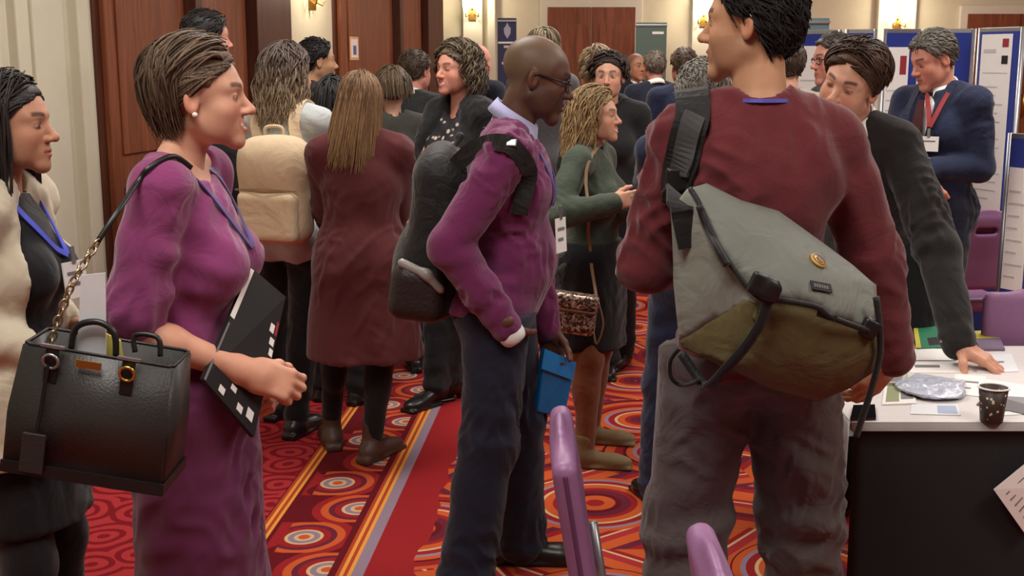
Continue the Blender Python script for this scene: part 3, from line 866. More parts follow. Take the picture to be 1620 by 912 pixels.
# carpet: printed pattern of bands, arcs and rings
def carpet_mat():
    m, nt, b = new_mat('patterned hotel carpet')
    L = nt.links.new
    def val(x): return x
    def math_(op, a, b_=None, c=None):
        n = N(nt, 'ShaderNodeMath', operation=op)
        for i, v in enumerate((a, b_, c)):
            if v is None: continue
            if isinstance(v, (int, float)): n.inputs[i].default_value = v
            else: L(v, n.inputs[i])
        return n.outputs[0]
    def mixc(f, a, c):
        n = N(nt, 'ShaderNodeMix', data_type='RGBA')
        if isinstance(f, (int, float)): n.inputs['Factor'].default_value = f
        else: L(f, n.inputs['Factor'])
        for k, v in (('A', a), ('B', c)):
            if isinstance(v, tuple): n.inputs[k].default_value = v
            else: L(v, n.inputs[k])
        return n.outputs['Result']
    def ramp(f, stops):
        n = N(nt, 'ShaderNodeValToRGB'); cr = n.color_ramp; cr.interpolation = 'CONSTANT'
        while len(cr.elements) < len(stops): cr.elements.new(0.5)
        for e, (p, c) in zip(cr.elements, stops): e.position = p; e.color = c
        L(f, n.inputs[0]); return n.outputs[0]
    tc = N(nt, 'ShaderNodeTexCoord'); sx = N(nt, 'ShaderNodeSeparateXYZ'); L(tc.outputs['Object'], sx.inputs[0])
    X, Y = sx.outputs[0], sx.outputs[1]
    u = math_('SUBTRACT', X, math_('MULTIPLY', Y, 0.072)); v = Y
    def vec(a, c):
        n = N(nt, 'ShaderNodeCombineXYZ'); L(a, n.inputs[0]); L(c, n.inputs[1]); return n.outputs[0]
    RED, DRED, BRED, ORG, LAV, CRM, PLUM, YEL = rgb(148, 34, 38), rgb(98, 20, 28), rgb(166, 48, 52), rgb(192, 86, 44), rgb(142, 122, 138), rgb(204, 172, 130), rgb(102, 34, 52), rgb(222, 150, 66)
    def inside(lo, hi):
        return math_('MULTIPLY', math_('GREATER_THAN', u, lo), math_('LESS_THAN', u, hi))
    # swirls in the side field
    vo = N(nt, 'ShaderNodeTexVoronoi', inp={'Scale': 4.6, 'Randomness': 0.75}); vo.voronoi_dimensions = '2D'
    nz = N(nt, 'ShaderNodeTexNoise', inp={'Scale': 6.0, 'Detail': 1.0}); L(vec(u, v), nz.inputs['Vector'])
    vd = N(nt, 'ShaderNodeVectorMath', operation='MULTIPLY_ADD'); vd.inputs[1].default_value = (0.05, 0.05, 0.05)
    L(nz.outputs['Color'], vd.inputs[0]); L(vec(u, v), vd.inputs[2])
    L(vd.outputs[0], vo.inputs['Vector'])
    sw = math_('FRACT', math_('MULTIPLY', vo.outputs['Distance'], 4.2))
    side = mixc(math_('LESS_THAN', sw, 0.42), BRED, rgb(122, 22, 32))
    # arcs in the border band: half rings in cells along the band
    cw = 0.30
    uu = math_('SUBTRACT', u, -1.13)
    cell = math_('DIVIDE', v, 0.27)
    ci = math_('FLOOR', cell); cf = math_('SUBTRACT', math_('FRACT', cell), 0.5)
    odd = math_('MODULO', math_('ABSOLUTE', ci), 2.0)
    cx = math_('ADD', math_('MULTIPLY', odd, 0.14), 0.13)
    du = math_('SUBTRACT', uu, cx); dv = math_('MULTIPLY', cf, 0.27)
    rr = math_('SQRT', math_('ADD', math_('MULTIPLY', du, du), math_('MULTIPLY', dv, dv)))
    arcs = ramp(math_('MULTIPLY', rr, 5.0), [(0, ORG), (0.10, CRM), (0.17, LAV), (0.27, CRM), (0.33, RED), (0.46, PLUM), (0.56, ORG), (0.70, RED), (0.86, DRED)])
    band = mixc(math_('GREATER_THAN', math_('MULTIPLY', du, math_('SUBTRACT', math_('MULTIPLY', odd, 2.0), 1.0)), 0.07), arcs, mixc(math_('GREATER_THAN', nz.outputs['Fac'], 0.5), RED, DRED))
    # main field: rings and slanted bars
    v2 = N(nt, 'ShaderNodeTexVoronoi', inp={'Scale': 1.55, 'Randomness': 0.8}); v2.voronoi_dimensions = '2D'
    L(vec(u, v), v2.inputs['Vector'])
    rc = N(nt, 'ShaderNodeSeparateColor'); L(v2.outputs['Color'], rc.inputs[0])
    ph = math_('ADD', math_('MULTIPLY', v2.outputs['Distance'], 2.2), math_('MULTIPLY', rc.outputs[0], 0.6))
    rings = ramp(math_('FRACT', ph), [(0, RED), (0.12, ORG), (0.26, DRED), (0.34, PLUM), (0.46, RED), (0.54, ORG), (0.66, CRM), (0.70, RED), (0.80, LAV), (0.86, ORG), (0.95, DRED)])
    ang = math_('MULTIPLY', rc.outputs[1], 3.14)
    bars = math_('FRACT', math_('MULTIPLY', math_('ADD', math_('MULTIPLY', u, math_('COSINE', ang)), math_('MULTIPLY', v, math_('SINE', ang))), 3.6))
    barc = ramp(bars, [(0, ORG), (0.3, RED), (0.42, PLUM), (0.55, ORG), (0.75, BRED), (0.88, CRM), (0.92, RED)])
    field = mixc(math_('GREATER_THAN', v2.outputs['Distance'], math_('ADD', math_('MULTIPLY', rc.outputs[2], 0.25), 0.30)), rings, barc)
    edge = mixc(math_('GREATER_THAN', math_('ADD', u, math_('MULTIPLY', nz.outputs['Fac'], 0.12)), -0.52), RED, field)
    def stripes(lo):
        f = math_('FRACT', math_('MULTIPLY', math_('SUBTRACT', u, lo), 40.0))
        return mixc(math_('LESS_THAN', f, 0.5), YEL, mixc(0.5, RED, ORG))
    c = mixc(math_('GREATER_THAN', u, -1.18), side, DRED)
    c = mixc(inside(-1.175, -1.125), c, stripes(-1.175))
    c = mixc(inside(-1.11, -0.85), c, band)
    c = mixc(inside(-0.85, -0.825), c, DRED)
    c = mixc(inside(-0.825, -0.775), c, stripes(-0.825))
    c = mixc(inside(-0.775, -0.735), c, LAV)
    c = mixc(math_('GREATER_THAN', u, -0.735), c, edge)
    pile = N(nt, 'ShaderNodeTexNoise', inp={'Scale': 260.0, 'Detail': 2.0}); L(tc.outputs['Object'], pile.inputs['Vector'])
    mr = N(nt, 'ShaderNodeMapRange', inp={'To Min': 0.75, 'To Max': 1.2}); L(pile.outputs['Fac'], mr.inputs['Value'])
    mm = N(nt, 'ShaderNodeMix', data_type='RGBA', blend_type='MULTIPLY', inp={'Factor': 1.0})
    L(c, mm.inputs['A']); L(mr.outputs[0], mm.inputs['B']); L(mm.outputs['Result'], b.inputs['Base Color'])
    bp = N(nt, 'ShaderNodeBump', inp={'Strength': 0.4, 'Distance': 0.004}); L(pile.outputs['Fac'], bp.inputs['Height']); L(bp.outputs[0], b.inputs['Normal'])
    b.inputs['Roughness'].default_value = 0.95; b.inputs['Specular IOR Level'].default_value = 0.1
    return m
struct(MB().box((2.0, 5.75, -0.05), (15, 20.5, 0.1)).build('floor', carpet_mat()))
CEILM = wall_paint('ceiling paint', rgb(226, 220, 204))
struct(MB().box((2.0, 5.75, CEIL + 0.05), (15, 20.5, 0.1)).build('ceiling', CEILM))
BACK = 15.0
LD = Vector((0.2, 1.0, 0)).normalized(); LN = Vector((1.0, -0.2, 0)).normalized(); LA = Vector((-2.32, 5.5, 0))
LR = Matrix((( LD.x, -LN.x, 0), (LD.y, -LN.y, 0), (0, 0, 1)))      # x along the wall, y into the wall
def wl(sv, out, z): return LA + LD * sv + LN * out + Vector((0, 0, z))
def lbox(mb, s0, s1, o0, o1, z0, z1, bevel=0.0):
    mb.box(wl((s0 + s1) / 2, (o0 + o1) / 2, (z0 + z1) / 2), (s1 - s0, o1 - o0, z1 - z0), LR, bevel); return mb
wl_obj = struct(lbox(MB(), -9.8, 7.65, -0.2, 0.0, 0, CEIL).build('wall_left', CREAM))
wb_obj = struct(MB().box((3.7, BACK + 0.1, CEIL / 2), (11.4, 0.2, CEIL)).build('wall_back', CREAM))
struct(MB().box((9.4, 5.6, CEIL / 2), (0.2, 19.0, CEIL)).build('wall_right', CREAM))
struct(MB().box((2.6, -3.9, CEIL / 2), (13.8, 0.2, CEIL)).build('wall_front', CREAM))
struct(lbox(MB(), 7.65, 7.75, -1.6, 0.0, 0, CEIL).build('wall_return', CREAM))
# vertical mouldings of the panelled wall at the left
for i, (s0, s1, o) in enumerate(((-1.35, -0.95, 0.03), (-0.55, -0.42, 0.045), (-0.36, 0.02, 0.02), (0.10, 0.2, 0.05), (0.26, 0.52, 0.03), (0.60, 0.70, 0.06))):
    struct(lbox(MB(), s0, s1, -0.01, o, 0.12, CEIL - 0.01, 0.008).build('trim_%d' % (i + 1), CREAM))
struct(lbox(MB(), -9.5, 0.75, -0.01, 0.02, 0, 0.12, 0.004).build('baseboard_left', IVORY))
struct(lbox(MB(), 3.4, 4.4, -0.01, 0.02, 0, 0.12, 0.004).build('baseboard_centre', IVORY))
def wood_door(name, s0, s1, leaves, dark, handle=True, ztop=2.75):
    """double doors of the left wall: jambs, leaves with raised panels, pull handles"""
    root = struct(lbox(MB(), s0 - 0.04, s1 + 0.04, -0.01, 0.015, 0, ztop + 0.04, 0.004).build(name, WOOD_D))
    n = len(leaves)
    for k, (a, b_) in enumerate(leaves):
        lf = lbox(MB(), a + 0.01, b_ - 0.01, 0.016, 0.05, 0.01, ztop, 0.005).build('door_leaf', WOOD, root)
        w = b_ - a
        for (z0, z1) in ((0.2, 0.95), (1.12, 2.55)):
            lbox(MB(), a + 0.12 * w, b_ - 0.12 * w, 0.05, 0.062, z0, z1, 0.006).build('door_panel', WOOD, lf)
        if handle:
            e = b_ - 0.09 if k % 2 == 0 else a + 0.09
            MB().tube([wl(e, 0.05, 0.9), wl(e, 0.1, 0.9), wl(e, 0.1, 1.2), wl(e, 0.05, 1.2)], 0.012, 8).build('door_handle', BRASS, lf, True)
    for (a, b_) in dark:
        lbox(MB(), a, b_, 0.016, 0.12, 0.0, ztop + 0.02, 0.004).build('door_jamb', WOOD_D, root)
    return root
d1 = wood_door('door_1', 0.86, 3.28, ((0.86, 1.78), (1.87, 2.66)), ((1.78, 1.87), (2.68, 3.28)))
d2 = wood_door('door_2', 4.50, 7.58, ((4.52, 5.98), (6.10, 6.95)), ((5.98, 6.08), (6.97, 7.56)))
# notices on the second door
def lquad(sc, z, w, h, out, t=0.004): return lbox(MB(), sc - w / 2, sc + w / 2, out, out + t, z - h / 2, z + h / 2)
nt_ = lquad(4.80, 1.715, 0.22, 0.19, 0.0645).build('notice', plain('orange paper edge', rgb(222, 170, 120), rough=0.7), None)
tag(nt_, 'framed paper notice with blue emblem on the second wooden door', 'notice')
lquad(4.80, 1.715, 0.17, 0.15, 0.069, 0.002).build('sheet', WHITE, nt_)
lquad(4.80, 1.70, 0.08, 0.075, 0.0715, 0.001).build('emblem', plain('notice blue', rgb(90, 96, 150), rough=0.7), nt_)
cs = MB().lathe([(0.055, 0), (0.055, 0.006)], n=24, M=Matrix.Translation(wl(6.42, 0.066, 1.63)) @ (LR @ Matrix.Rotation(math.pi / 2, 3, 'X')).to_4x4()).build('door_sign', plain('sign blue', rgb(58, 78, 160), rough=0.4))
tag(cs, 'round blue sign on the right leaf of the second wooden door', 'sign')

# back wall: pilasters, double door, right doorway
def bx_(x0, x1, y0, y1, z0, z1, bevel=0.0, mb=None):
    mb = mb or MB(); mb.box(((x0 + x1) / 2, (y0 + y1) / 2, (z0 + z1) / 2), (x1 - x0, y1 - y0, z1 - z0), None, bevel); return mb
def bX(px): return (px - 810) / 1900 * BACK / 1.018
B0 = BACK
struct(bx_(-1.9, 9.3, B0 - 0.02, B0 + 0.01, 0, 0.14, 0.004).build('baseboard_back', IVORY))
for i, (a, b_) in enumerate(((733, 764), (772, 784), (1092, 1126), (1382, 1442))):
    struct(bx_(bX(a), bX(b_), B0 - 0.09, B0 + 0.01, 0, CEIL - 0.01, 0.012).build('trim_%d' % (i + 10), IVORY))
def back_door(name, a, b_, ztop):
    x0, x1 = bX(a), bX(b_)
    root = struct(bx_(x0 - 0.09, x1 + 0.09, B0 - 0.05, B0 + 0.01, 0, ztop + 0.1, 0.01).build(name, IVORY))
    xm = (x0 + x1) / 2
    for (p, q, hx) in ((x0, xm - 0.004, xm - 0.08), (xm + 0.004, x1, xm + 0.08)):
        lf = bx_(p, q, B0 - 0.075, B0 - 0.049, 0.01, ztop, 0.004).build('door_leaf', WOOD, root)
        for (z0, z1) in ((0.2, 0.9), (1.05, ztop - 0.2)):
            bx_(p + 0.09, q - 0.09, B0 - 0.088, B0 - 0.074, z0, z1, 0.005).build('door_panel', WOOD, lf)
        MB().tube([(hx, B0 - 0.07, 0.95), (hx, B0 - 0.13, 0.95), (hx, B0 - 0.13, 1.2), (hx, B0 - 0.07, 1.2)], 0.012, 8).build('door_handle', BRASS, lf, True)
back_door('door_3', 866, 1003, 2.25)
back_door('door_4', 1524, 1690, 2.17)

# wall lamps
GLOW = bpy.data.materials.new('lit glass'); GLOW.use_nodes = True
_b = GLOW.node_tree.nodes['Principled BSDF']; _b.inputs['Base Color'].default_value = rgb(250, 240, 215)
_b.inputs['Emission Color'].default_value = (1.0, 0.86, 0.62, 1); _b.inputs['Emission Strength'].default_value = 14.0
def sconce(pos, nrm, label, power=10):
    n = Vector(nrm).normalized(); p = Vector(pos)
    r = empty('wall_lamp', p, 0, label, 'lamp', 'wall lamps')
    u = n.cross(Vector((0, 0, 1)))
    R = Matrix((u, n, Vector((0, 0, 1)))).transposed()
    MB().box((0, 0, 0), (0.09, 0.02, 0.26), None, 0.004).box((0, 0, 0), (0.02, 0.02, 0.02)).build('back_plate', BRASS, r)
    for dx in (-0.075, 0.075):
        MB().tube([n * 0.01 + u * dx * 0.3 + Vector((0, 0, -0.05)), n * 0.07 + u * dx + Vector((0, 0, -0.09)), n * 0.09 + u * dx + Vector((0, 0, -0.03))], 0.008, 8).build('arm', BRASS, r, True)
        MB().lathe([(0.02, -0.03), (0.032, 0.0), (0.04, 0.07), (0.036, 0.13), (0.03, 0.13)], M=Matrix.Translation(n * 0.09 + u * dx), n=16).build('glass_shade', GLOW, r, True)
    l = bpy.data.lights.new('bulb', 'POINT'); l.energy = power; l.color = (1, 0.84, 0.6); l.shadow_soft_size = 0.06
    o = bpy.data.objects.new('bulb', l); link(o, r); o.location = n * 0.25 + Vector((0, 0, 0.1))
sconce(wl(3.95, 0.012, 2.12), LN, 'brass wall lamp on the cream wall between the two wooden doors')
sconce((bX(748), B0 - 0.1, 2.22), (0, -1, 0), 'brass wall lamp on the pilaster left of the dark blue banner', 14)
sconce((bX(1109), B0 - 0.1, 2.14), (0, -1, 0), 'brass wall lamp on the pilaster right of the far double door', 14)
sconce((bX(1412), B0 - 0.1, 2.10), (0, -1, 0), 'brass wall lamp above the blue poster boards', 14)

# ceiling light fixtures around the lamps
for k, o in enumerate([o for o in COL.objects if o.name.startswith('ceiling_light')]):
    x, y = o.location.x, o.location.y
    fr = empty('ceiling_fixture', (x, y, CEIL), 0, 'square flush ceiling light fixture above the hall', 'light', 'ceiling lights')
    mb = MB()
    for (cx, cy, sx_, sy_) in ((0, 0.68, 1.42, 0.06), (0, -0.68, 1.42, 0.06), (0.68, 0, 0.06, 1.3), (-0.68, 0, 0.06, 1.3)): mb.box((cx, cy, -0.04), (sx_, sy_, 0.08))
    mb.build('frame', IVORY, fr)
# ------------------------------------------------------------------ the people
PI = math.pi
def stand(px, py, Y):
    q = P(px, py, Y); return (q.x, q.y)
def feet_at(loc, yaw, R, L):
    """foot spots given as pixels on the floor (px, py, turn)"""
    out = {}
    for sd, (px, py, dy) in ((1, R), (-1, L)):
        w = PZ(px, py, 0.0)
        l = rot('z', -yaw) @ np.array([w.x - loc[0], w.y - loc[1], 0])
        out[sd] = (l[0], l[1], dy)
    return out
SK_FAIR = rgb(206, 156, 130); SK_PINK = rgb(204, 142, 122); SK_OLIVE = rgb(192, 146, 112); SK_DARK = rgb(92, 60, 46); SK_TAN = rgb(184, 134, 106)
BLACKSHOE = plain('black shoe leather', rgb(22, 20, 20), rough=0.35, bump=0.1)
BROWNSHOE = plain('brown boot leather', rgb(74, 50, 38), rough=0.5, bump=0.15)
KHAKI = plain('khaki boot suede', rgb(120, 102, 70), rough=0.8, bump=0.2)
LANY = plain('blue lanyard ribbon', rgb(66, 62, 160), rough=0.6, bump=0)
LANY_P = plain('purple lanyard ribbon', rgb(92, 76, 134), rough=0.6, bump=0)
LANY_R = plain('red lanyard ribbon', rgb(140, 34, 40), rough=0.6, bump=0)
GOLD = plain('gold fitting', rgb(214, 180, 96), rough=0.3, metal=1.0, bump=0)
BLACKPL = plain('black plastic', rgb(18, 18, 19), rough=0.4, bump=0.02)
PAPER = plain('white paper', rgb(236, 234, 230), rough=0.7, var=0.03, bump=0.02)
INK = plain('grey print', rgb(120, 120, 122), rough=0.7, bump=0)
DEPS = {}
def bvh(objs):
    V, Fs, o = [], [], 0
    for ob in objs:
        Mw = Matrix.Identity(4); q = ob
        chain = []
        while q: chain.append(q); q = q.parent
        for q in chain[::-1]: Mw = Mw @ q.matrix_basis
        V += [Mw @ v.co for v in ob.data.vertices]
        Fs += [tuple(i + o for i in p.vertices) for p in ob.data.polygons]
        o = len(V)
    return BVHTree.FromPolygons(V, Fs)
def hit(tree, px, py, off=0.006):
    """point of a surface seen at a pixel, lifted off it"""
    o = Vector((0, 0, CAM_H)); d = ray(px, py).normalized()
    loc, n, i, dist = tree.ray_cast(o, d)
    if loc is None:
        loc, n, i, dist = tree.find_nearest(o + d * 3.0)
    if n.dot(d) > 0: n = -n
    return loc + n * off, n
def near(tree, p, off=0.006):
    loc, n, i, dist = tree.find_nearest(Vector(p))
    return loc + n * off, n
def densify(pts, k=4):
    """smooth curve through points"""
    pts = [Vector(p) for p in pts]; out = []
    for i in range(len(pts) - 1):
        a, b, c, d = pts[max(i - 1, 0)], pts[i], pts[i + 1], pts[min(i + 2, len(pts) - 1)]
        for j in range(k):
            t = j / k
            out.append(0.5 * ((2 * b) + (c - a) * t + (2 * a - 5 * b + 4 * c - d) * t * t + (3 * b - a - 3 * c + d) * t ** 3))
    out.append(pts[-1]); return out
def smooth_line(L, it=4):
    L = [Vector(v) for v in L]
    for _ in range(it): L = [L[0]] + [L[i] * 0.5 + (L[i - 1] + L[i + 1]) * 0.25 for i in range(1, len(L) - 1)] + [L[-1]]
    return L
def drape(tree, pts, w, t, name, mat, parent=None, off=0.006, k=5, project=True):
    """strap that lies on a surface along world points"""
    d = densify(pts, k); P_, Nn = [], []
    for q in d:
        l, n = near(tree, q, off)
        if project and (l - q).length < 0.12: P_.append(l)
        else: P_.append(q)
        Nn.append(n)
    P_ = smooth_line(P_, 3); Nn = [v.normalized() for v in smooth_line(Nn, 12)]
    inv = Matrix.Identity(4)
    if parent is not None:
        inv = (Matrix.Translation(parent.location) @ parent.rotation_euler.to_matrix().to_4x4()).inverted()
    R3 = inv.to_3x3()
    return MB().ribbon([inv @ q for q in P_], [tuple(R3 @ n) for n in Nn], w, t).build(name, mat, parent, False)
def badge(parent_root, pos, nrm, w, h, strap_to=None, card=PAPER, lines=2, name='badge', up=Vector((0, 0, 1))):
    """card badge under a clip, in the frame of the person"""
    inv = (Matrix.Translation(parent_root.location) @ parent_root.rotation_euler.to_matrix().to_4x4()).inverted() if parent_root else Matrix.Identity(4)
    n = Vector(nrm).normalized(); u = Vector(up) - n * n.dot(Vector(up)); u.normalize(); r = u.cross(n)
    R = Matrix((r, u, n)).transposed()
    M = inv @ Matrix.Translation(Vector(pos)) @ R.to_4x4()
    b = MB().prism([(-w / 2, -h / 2), (w / 2, -h / 2), (w / 2, h / 2), (-w / 2, h / 2)], 0, 0.003, M).build(name, card, parent_root)
    MB().prism([(-0.006, h / 2 - 0.004), (0.006, h / 2 - 0.004), (0.006, h / 2 + 0.035), (-0.006, h / 2 + 0.035)], 0.001, 0.006, M).build('clip', STEEL, b)
    b.children[0].matrix_parent_inverse = Matrix.Identity(4)
    for i in range(lines):
        y = h * (0.18 - 0.3 * i)
        MB().prism([(-w * 0.34, y - h * 0.05), (w * 0.34 - i * w * 0.15, y - h * 0.05), (w * 0.34 - i * w * 0.15, y + h * 0.05), (-w * 0.34, y + h * 0.05)], 0.0031, 0.0036, M).build('print', INK, b)
    return b
def collar(p, mat, r=0.062, h=0.045, name='shirt_collar', spread=0.5, tilt=0.25, point=0.045):
    """turned-down shirt collar round the neck"""
    k = p.s; ax = nrmz(p.atlas - p.neck0); c0 = p.neck0 + ax * 0.02 * k
    x = nrmz(np.cross(ax, np.array([0, 1.0, 0]))) * -1; x = nrmz(np.cross(np.cross(ax, [1.0, 0, 0]), ax)); x = nrmz(np.array([1.0, 0, 0]) - ax * ax[0]); y = np.cross(ax, x)
    mb = MB(); bm = mb.bm; rows = []
    n = 28
    for i in range(n + 1):
        a = math.radians(-90 + 12) + math.radians(360 - 24) * i / n     # opening at the front (+y)
        a = math.pi / 2 + math.radians(10) + math.radians(340) * i / n
        fr = abs(i / n - 0.5) * 2; pt = point * max(0, (fr - 0.72) / 0.28)
        d = x * math.cos(a) + y * math.sin(a)
        R0 = r * k
        rise = h * k * (1 - 0.55 * fr)
        inn = c0 + d * R0 + ax * (rise)
        top = c0 + d * (R0 + 0.004) + ax * (rise + 0.004)
        bot = c0 + d * (R0 + 0.02 + 0.01 * fr) + ax * (rise - 0.036 * k - pt)
        ins = c0 + d * (R0 - 0.002) - ax * 0.03
        rows.append([bm.verts.new(v) for v in (ins, inn, top, bot, bot - d * 0.004)])
    for A, B in zip(rows, rows[1:]):
        for j in range(4): bm.faces.new((A[j], A[j + 1], B[j + 1], B[j]))
    return mb.build(name, mat, p.root, True)
def glasses(p, mat, w=0.052):
    """spectacle frame with temples in the head frame"""
    mb = MB()
    g = lambda v: Vector(p.hw(np.array([v]))[0])
    for sx in (-1, 1):
        pts = [g((sx * 0.033 + 0.024 * math.cos(a), 0.097 - 0.006 * abs(math.cos(a) + sx * 0.5), 0.001 + 0.017 * math.sin(a))) for a in [2 * PI * i / 16 for i in range(16)]]
        mb.tube(pts, 0.0022, 6, closed=True)
        mb.tube([g((sx * 0.057, 0.091, 0.008)), g((sx * 0.072, 0.075, 0.008)), g((sx * 0.08, 0.0, 0.012)), g((sx * 0.081, -0.02, 0.0))], 0.0026, 6)
    mb.tube([g((-0.011, 0.103, 0.006)), g((0, 0.106, 0.009)), g((0.011, 0.103, 0.006))], 0.0022, 6)
    return mb.build('glasses', mat, p.root, True)
def lanyard(p, tree, front, mat, w=0.016, name='lanyard', z0=0.0):
    """ribbon round the neck down to a point in front (world point)"""
    k = p.s; out = None
    ax = nrmz(p.atlas - p.neck0)
    ptsL, ptsR = [], []
    fr = Vector(front)
    nk = lambda a, r, z: Vector(p.to_world(p.neck0 + np.array([math.cos(a) * r, math.sin(a) * r, z])))
    back = nk(-PI / 2, 0.075 * k, 0.025 * k)
    mb_pts = []
    loop = [fr, fr.lerp(nk(0.9, 0.10 * k, -0.10 * k), 0.5), nk(0.75, 0.095 * k, -0.035 * k), nk(0.0, 0.078 * k, 0.01 * k), back, nk(PI, 0.078 * k, 0.01 * k), nk(PI - 0.75, 0.095 * k, -0.035 * k), fr.lerp(nk(PI - 0.9, 0.10 * k, -0.10 * k), 0.5), fr]
    return drape(tree, loop, w, 0.003, name, mat, p.root, 0.006, 6)

# ---- woman in the purple dress
loc = stand(297, 400, 2.46); yw = -PI / 2 - 0.02
pw = Person('woman in purple short-sleeved dress holding folder, black tote on her shoulder', loc, yw, 1.715, 'f', lean=0.035, head=(0.10, 0.0, 0.0), skin=SK_FAIR, res=0.0065, hres=0.0026, hs=0.92, neck_u=-0.018, neck_f=0.012,
            arms={1: dict(w=P(398, 592, 2.34), hw=(-0.9, -0.35, -0.7)), -1: dict(w=P(412, 590, 2.50), hw=(-0.9, 0.5, -0.7))}, wide=1.08)
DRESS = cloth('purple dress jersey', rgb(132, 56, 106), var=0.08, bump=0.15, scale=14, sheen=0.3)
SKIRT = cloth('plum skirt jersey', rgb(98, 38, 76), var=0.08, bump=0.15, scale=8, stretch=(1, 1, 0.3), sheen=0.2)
pw_body = pw.body(core_off=-0.004, smile=1.0, hair=rgb(70, 52, 40), eyes='closed', bare_arms=True, nose=1.15,
        hand_kw={1: dict(fore=1.0, fdir=(0.75, 0.25, -0.35), back=(0.2, -0.9, 0.45), curl=(0.75, 0.8, 0.85, 0.9), thumb=(0.4, 0.5)), -1: dict(fore=0.9, fdir=(0.45, -0.8, -0.35), back=(0.85, 0.3, 0.25), curl=(0.6, 0.65, 0.7, 0.75), thumb=(0.5, 0.3))})
sl = []
for sd in (-1, 1): sl += [Cap(pw.sh[sd], pw.sh[sd] * 0.12 + pw.elb[sd] * 0.88, 0.054, 0.062, k=0.03)]
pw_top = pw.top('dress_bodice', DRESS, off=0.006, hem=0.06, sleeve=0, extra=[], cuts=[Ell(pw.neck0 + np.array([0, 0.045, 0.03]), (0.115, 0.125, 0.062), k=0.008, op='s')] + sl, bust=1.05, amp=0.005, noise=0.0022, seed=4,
       folds=pw.arm_folds(0.003) + [(pw.tp((0.16, 0.06, 0.33)), (-0.3, 0.3, 1), 0.09, 85, 0.005), (pw.tp((0.12, 0.1, 0.15)), (0, 0.4, 1), 0.12, 60, 0.004), (pw.elb[1] * 0.6 + pw.sh[1] * 0.4, (0.4, 0.3, 1), 0.12, 60, 0.004)])
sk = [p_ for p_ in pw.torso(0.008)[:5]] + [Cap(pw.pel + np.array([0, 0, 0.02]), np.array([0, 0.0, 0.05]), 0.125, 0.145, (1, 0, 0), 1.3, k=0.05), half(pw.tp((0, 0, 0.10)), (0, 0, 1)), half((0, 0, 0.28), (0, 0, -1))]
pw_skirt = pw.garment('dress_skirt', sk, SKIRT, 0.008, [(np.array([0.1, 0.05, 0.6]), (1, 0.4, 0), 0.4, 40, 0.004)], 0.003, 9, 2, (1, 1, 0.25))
pw.shoes(BLACKSHOE, heel=0.03)
# bob: hair swept back from the forehead, curving in at the nape
V, Q = hair_cap(0.008, 'std', 0.0045, 0.003, 11, 0.0015, 0.006)
lk = hair_locks(800, 0.10, 5, vol=0.021, az=(1.82, 3.14), wave=0.003, wfreq=5, r0=0.0034, m=14, tail_back=0.004, inward=0.1, flip=-0.025, jitter=0.008, lenvar=0.18, part=0.02)
bk = hair_locks(420, 0.10, 6, vol=0.028, az=(1.95, 3.14), wave=0.004, wfreq=5, r0=0.0034, m=14, tail_back=0.014, inward=0.12, flip=-0.03, jitter=0.012, lenvar=0.15, part=0.02)
# the quiff in front, combed up and back over the ear
rs = np.random.RandomState(8); qn = 300; t = np.linspace(0, 1, 12)
Pq = np.zeros((qn, 12, 3)); Rq = np.zeros((qn, 12))
for i in range(qn):
    x0 = rs.uniform(-0.06, 0.06); sd = 1 if x0 > -0.02 else -1
    a = np.array([x0 * 0.8, 0.075 - 0.25 * abs(x0), 0.098 - 0.2 * abs(x0) ** 1.1]); c = np.array([sd * 0.084, -0.065 + rs.uniform(-0.03, 0.02), 0.03 + rs.uniform(-0.02, 0.03)])
    m_ = np.array([x0 * 1.1 + sd * 0.03, 0.035 + rs.uniform(-0.015, 0.02), 0.131 + rs.uniform(-0.008, 0.006)])
    Pq[i] = ((1 - t) ** 2)[:, None] * a + (2 * t * (1 - t))[:, None] * m_ + (t ** 2)[:, None] * c
    q = (Pq[i] - np.array([0, -0.018, 0.036])) / np.array([0.090, 0.108, 0.099]); qq = np.linalg.norm(q, axis=1, keepdims=True)
    Pq[i] = np.array([0, -0.018, 0.036]) + (Pq[i] - np.array([0, -0.018, 0.036])) / np.minimum(qq, 1.0).clip(0.86)
    Rq[i] = 0.0034 * np.sin(np.clip(t * 0.9 + 0.12, 0, 1) * PI) ** 0.5
pw.hair([('m', V, Q), ('t',) + lk, ('t',) + bk, ('t', Pq, Rq), ('t',) + front_locks(300, 91, 0.014, 0.0034, ends=(1.95, 2.5))], rgb(52, 38, 28), rgb(112, 92, 72), seed=3)
e_ = Vector(pw.hw(np.array([[0.083, -0.004, -0.037]]))[0])
MB().lathe([(0.001, -0.005), (0.005, -0.003), (0.006, 0), (0.005, 0.004), (0.001, 0.006)], e_, 12).build('earring', plain('pearl', rgb(235, 225, 215), rough=0.2, bump=0), pw.root, True)

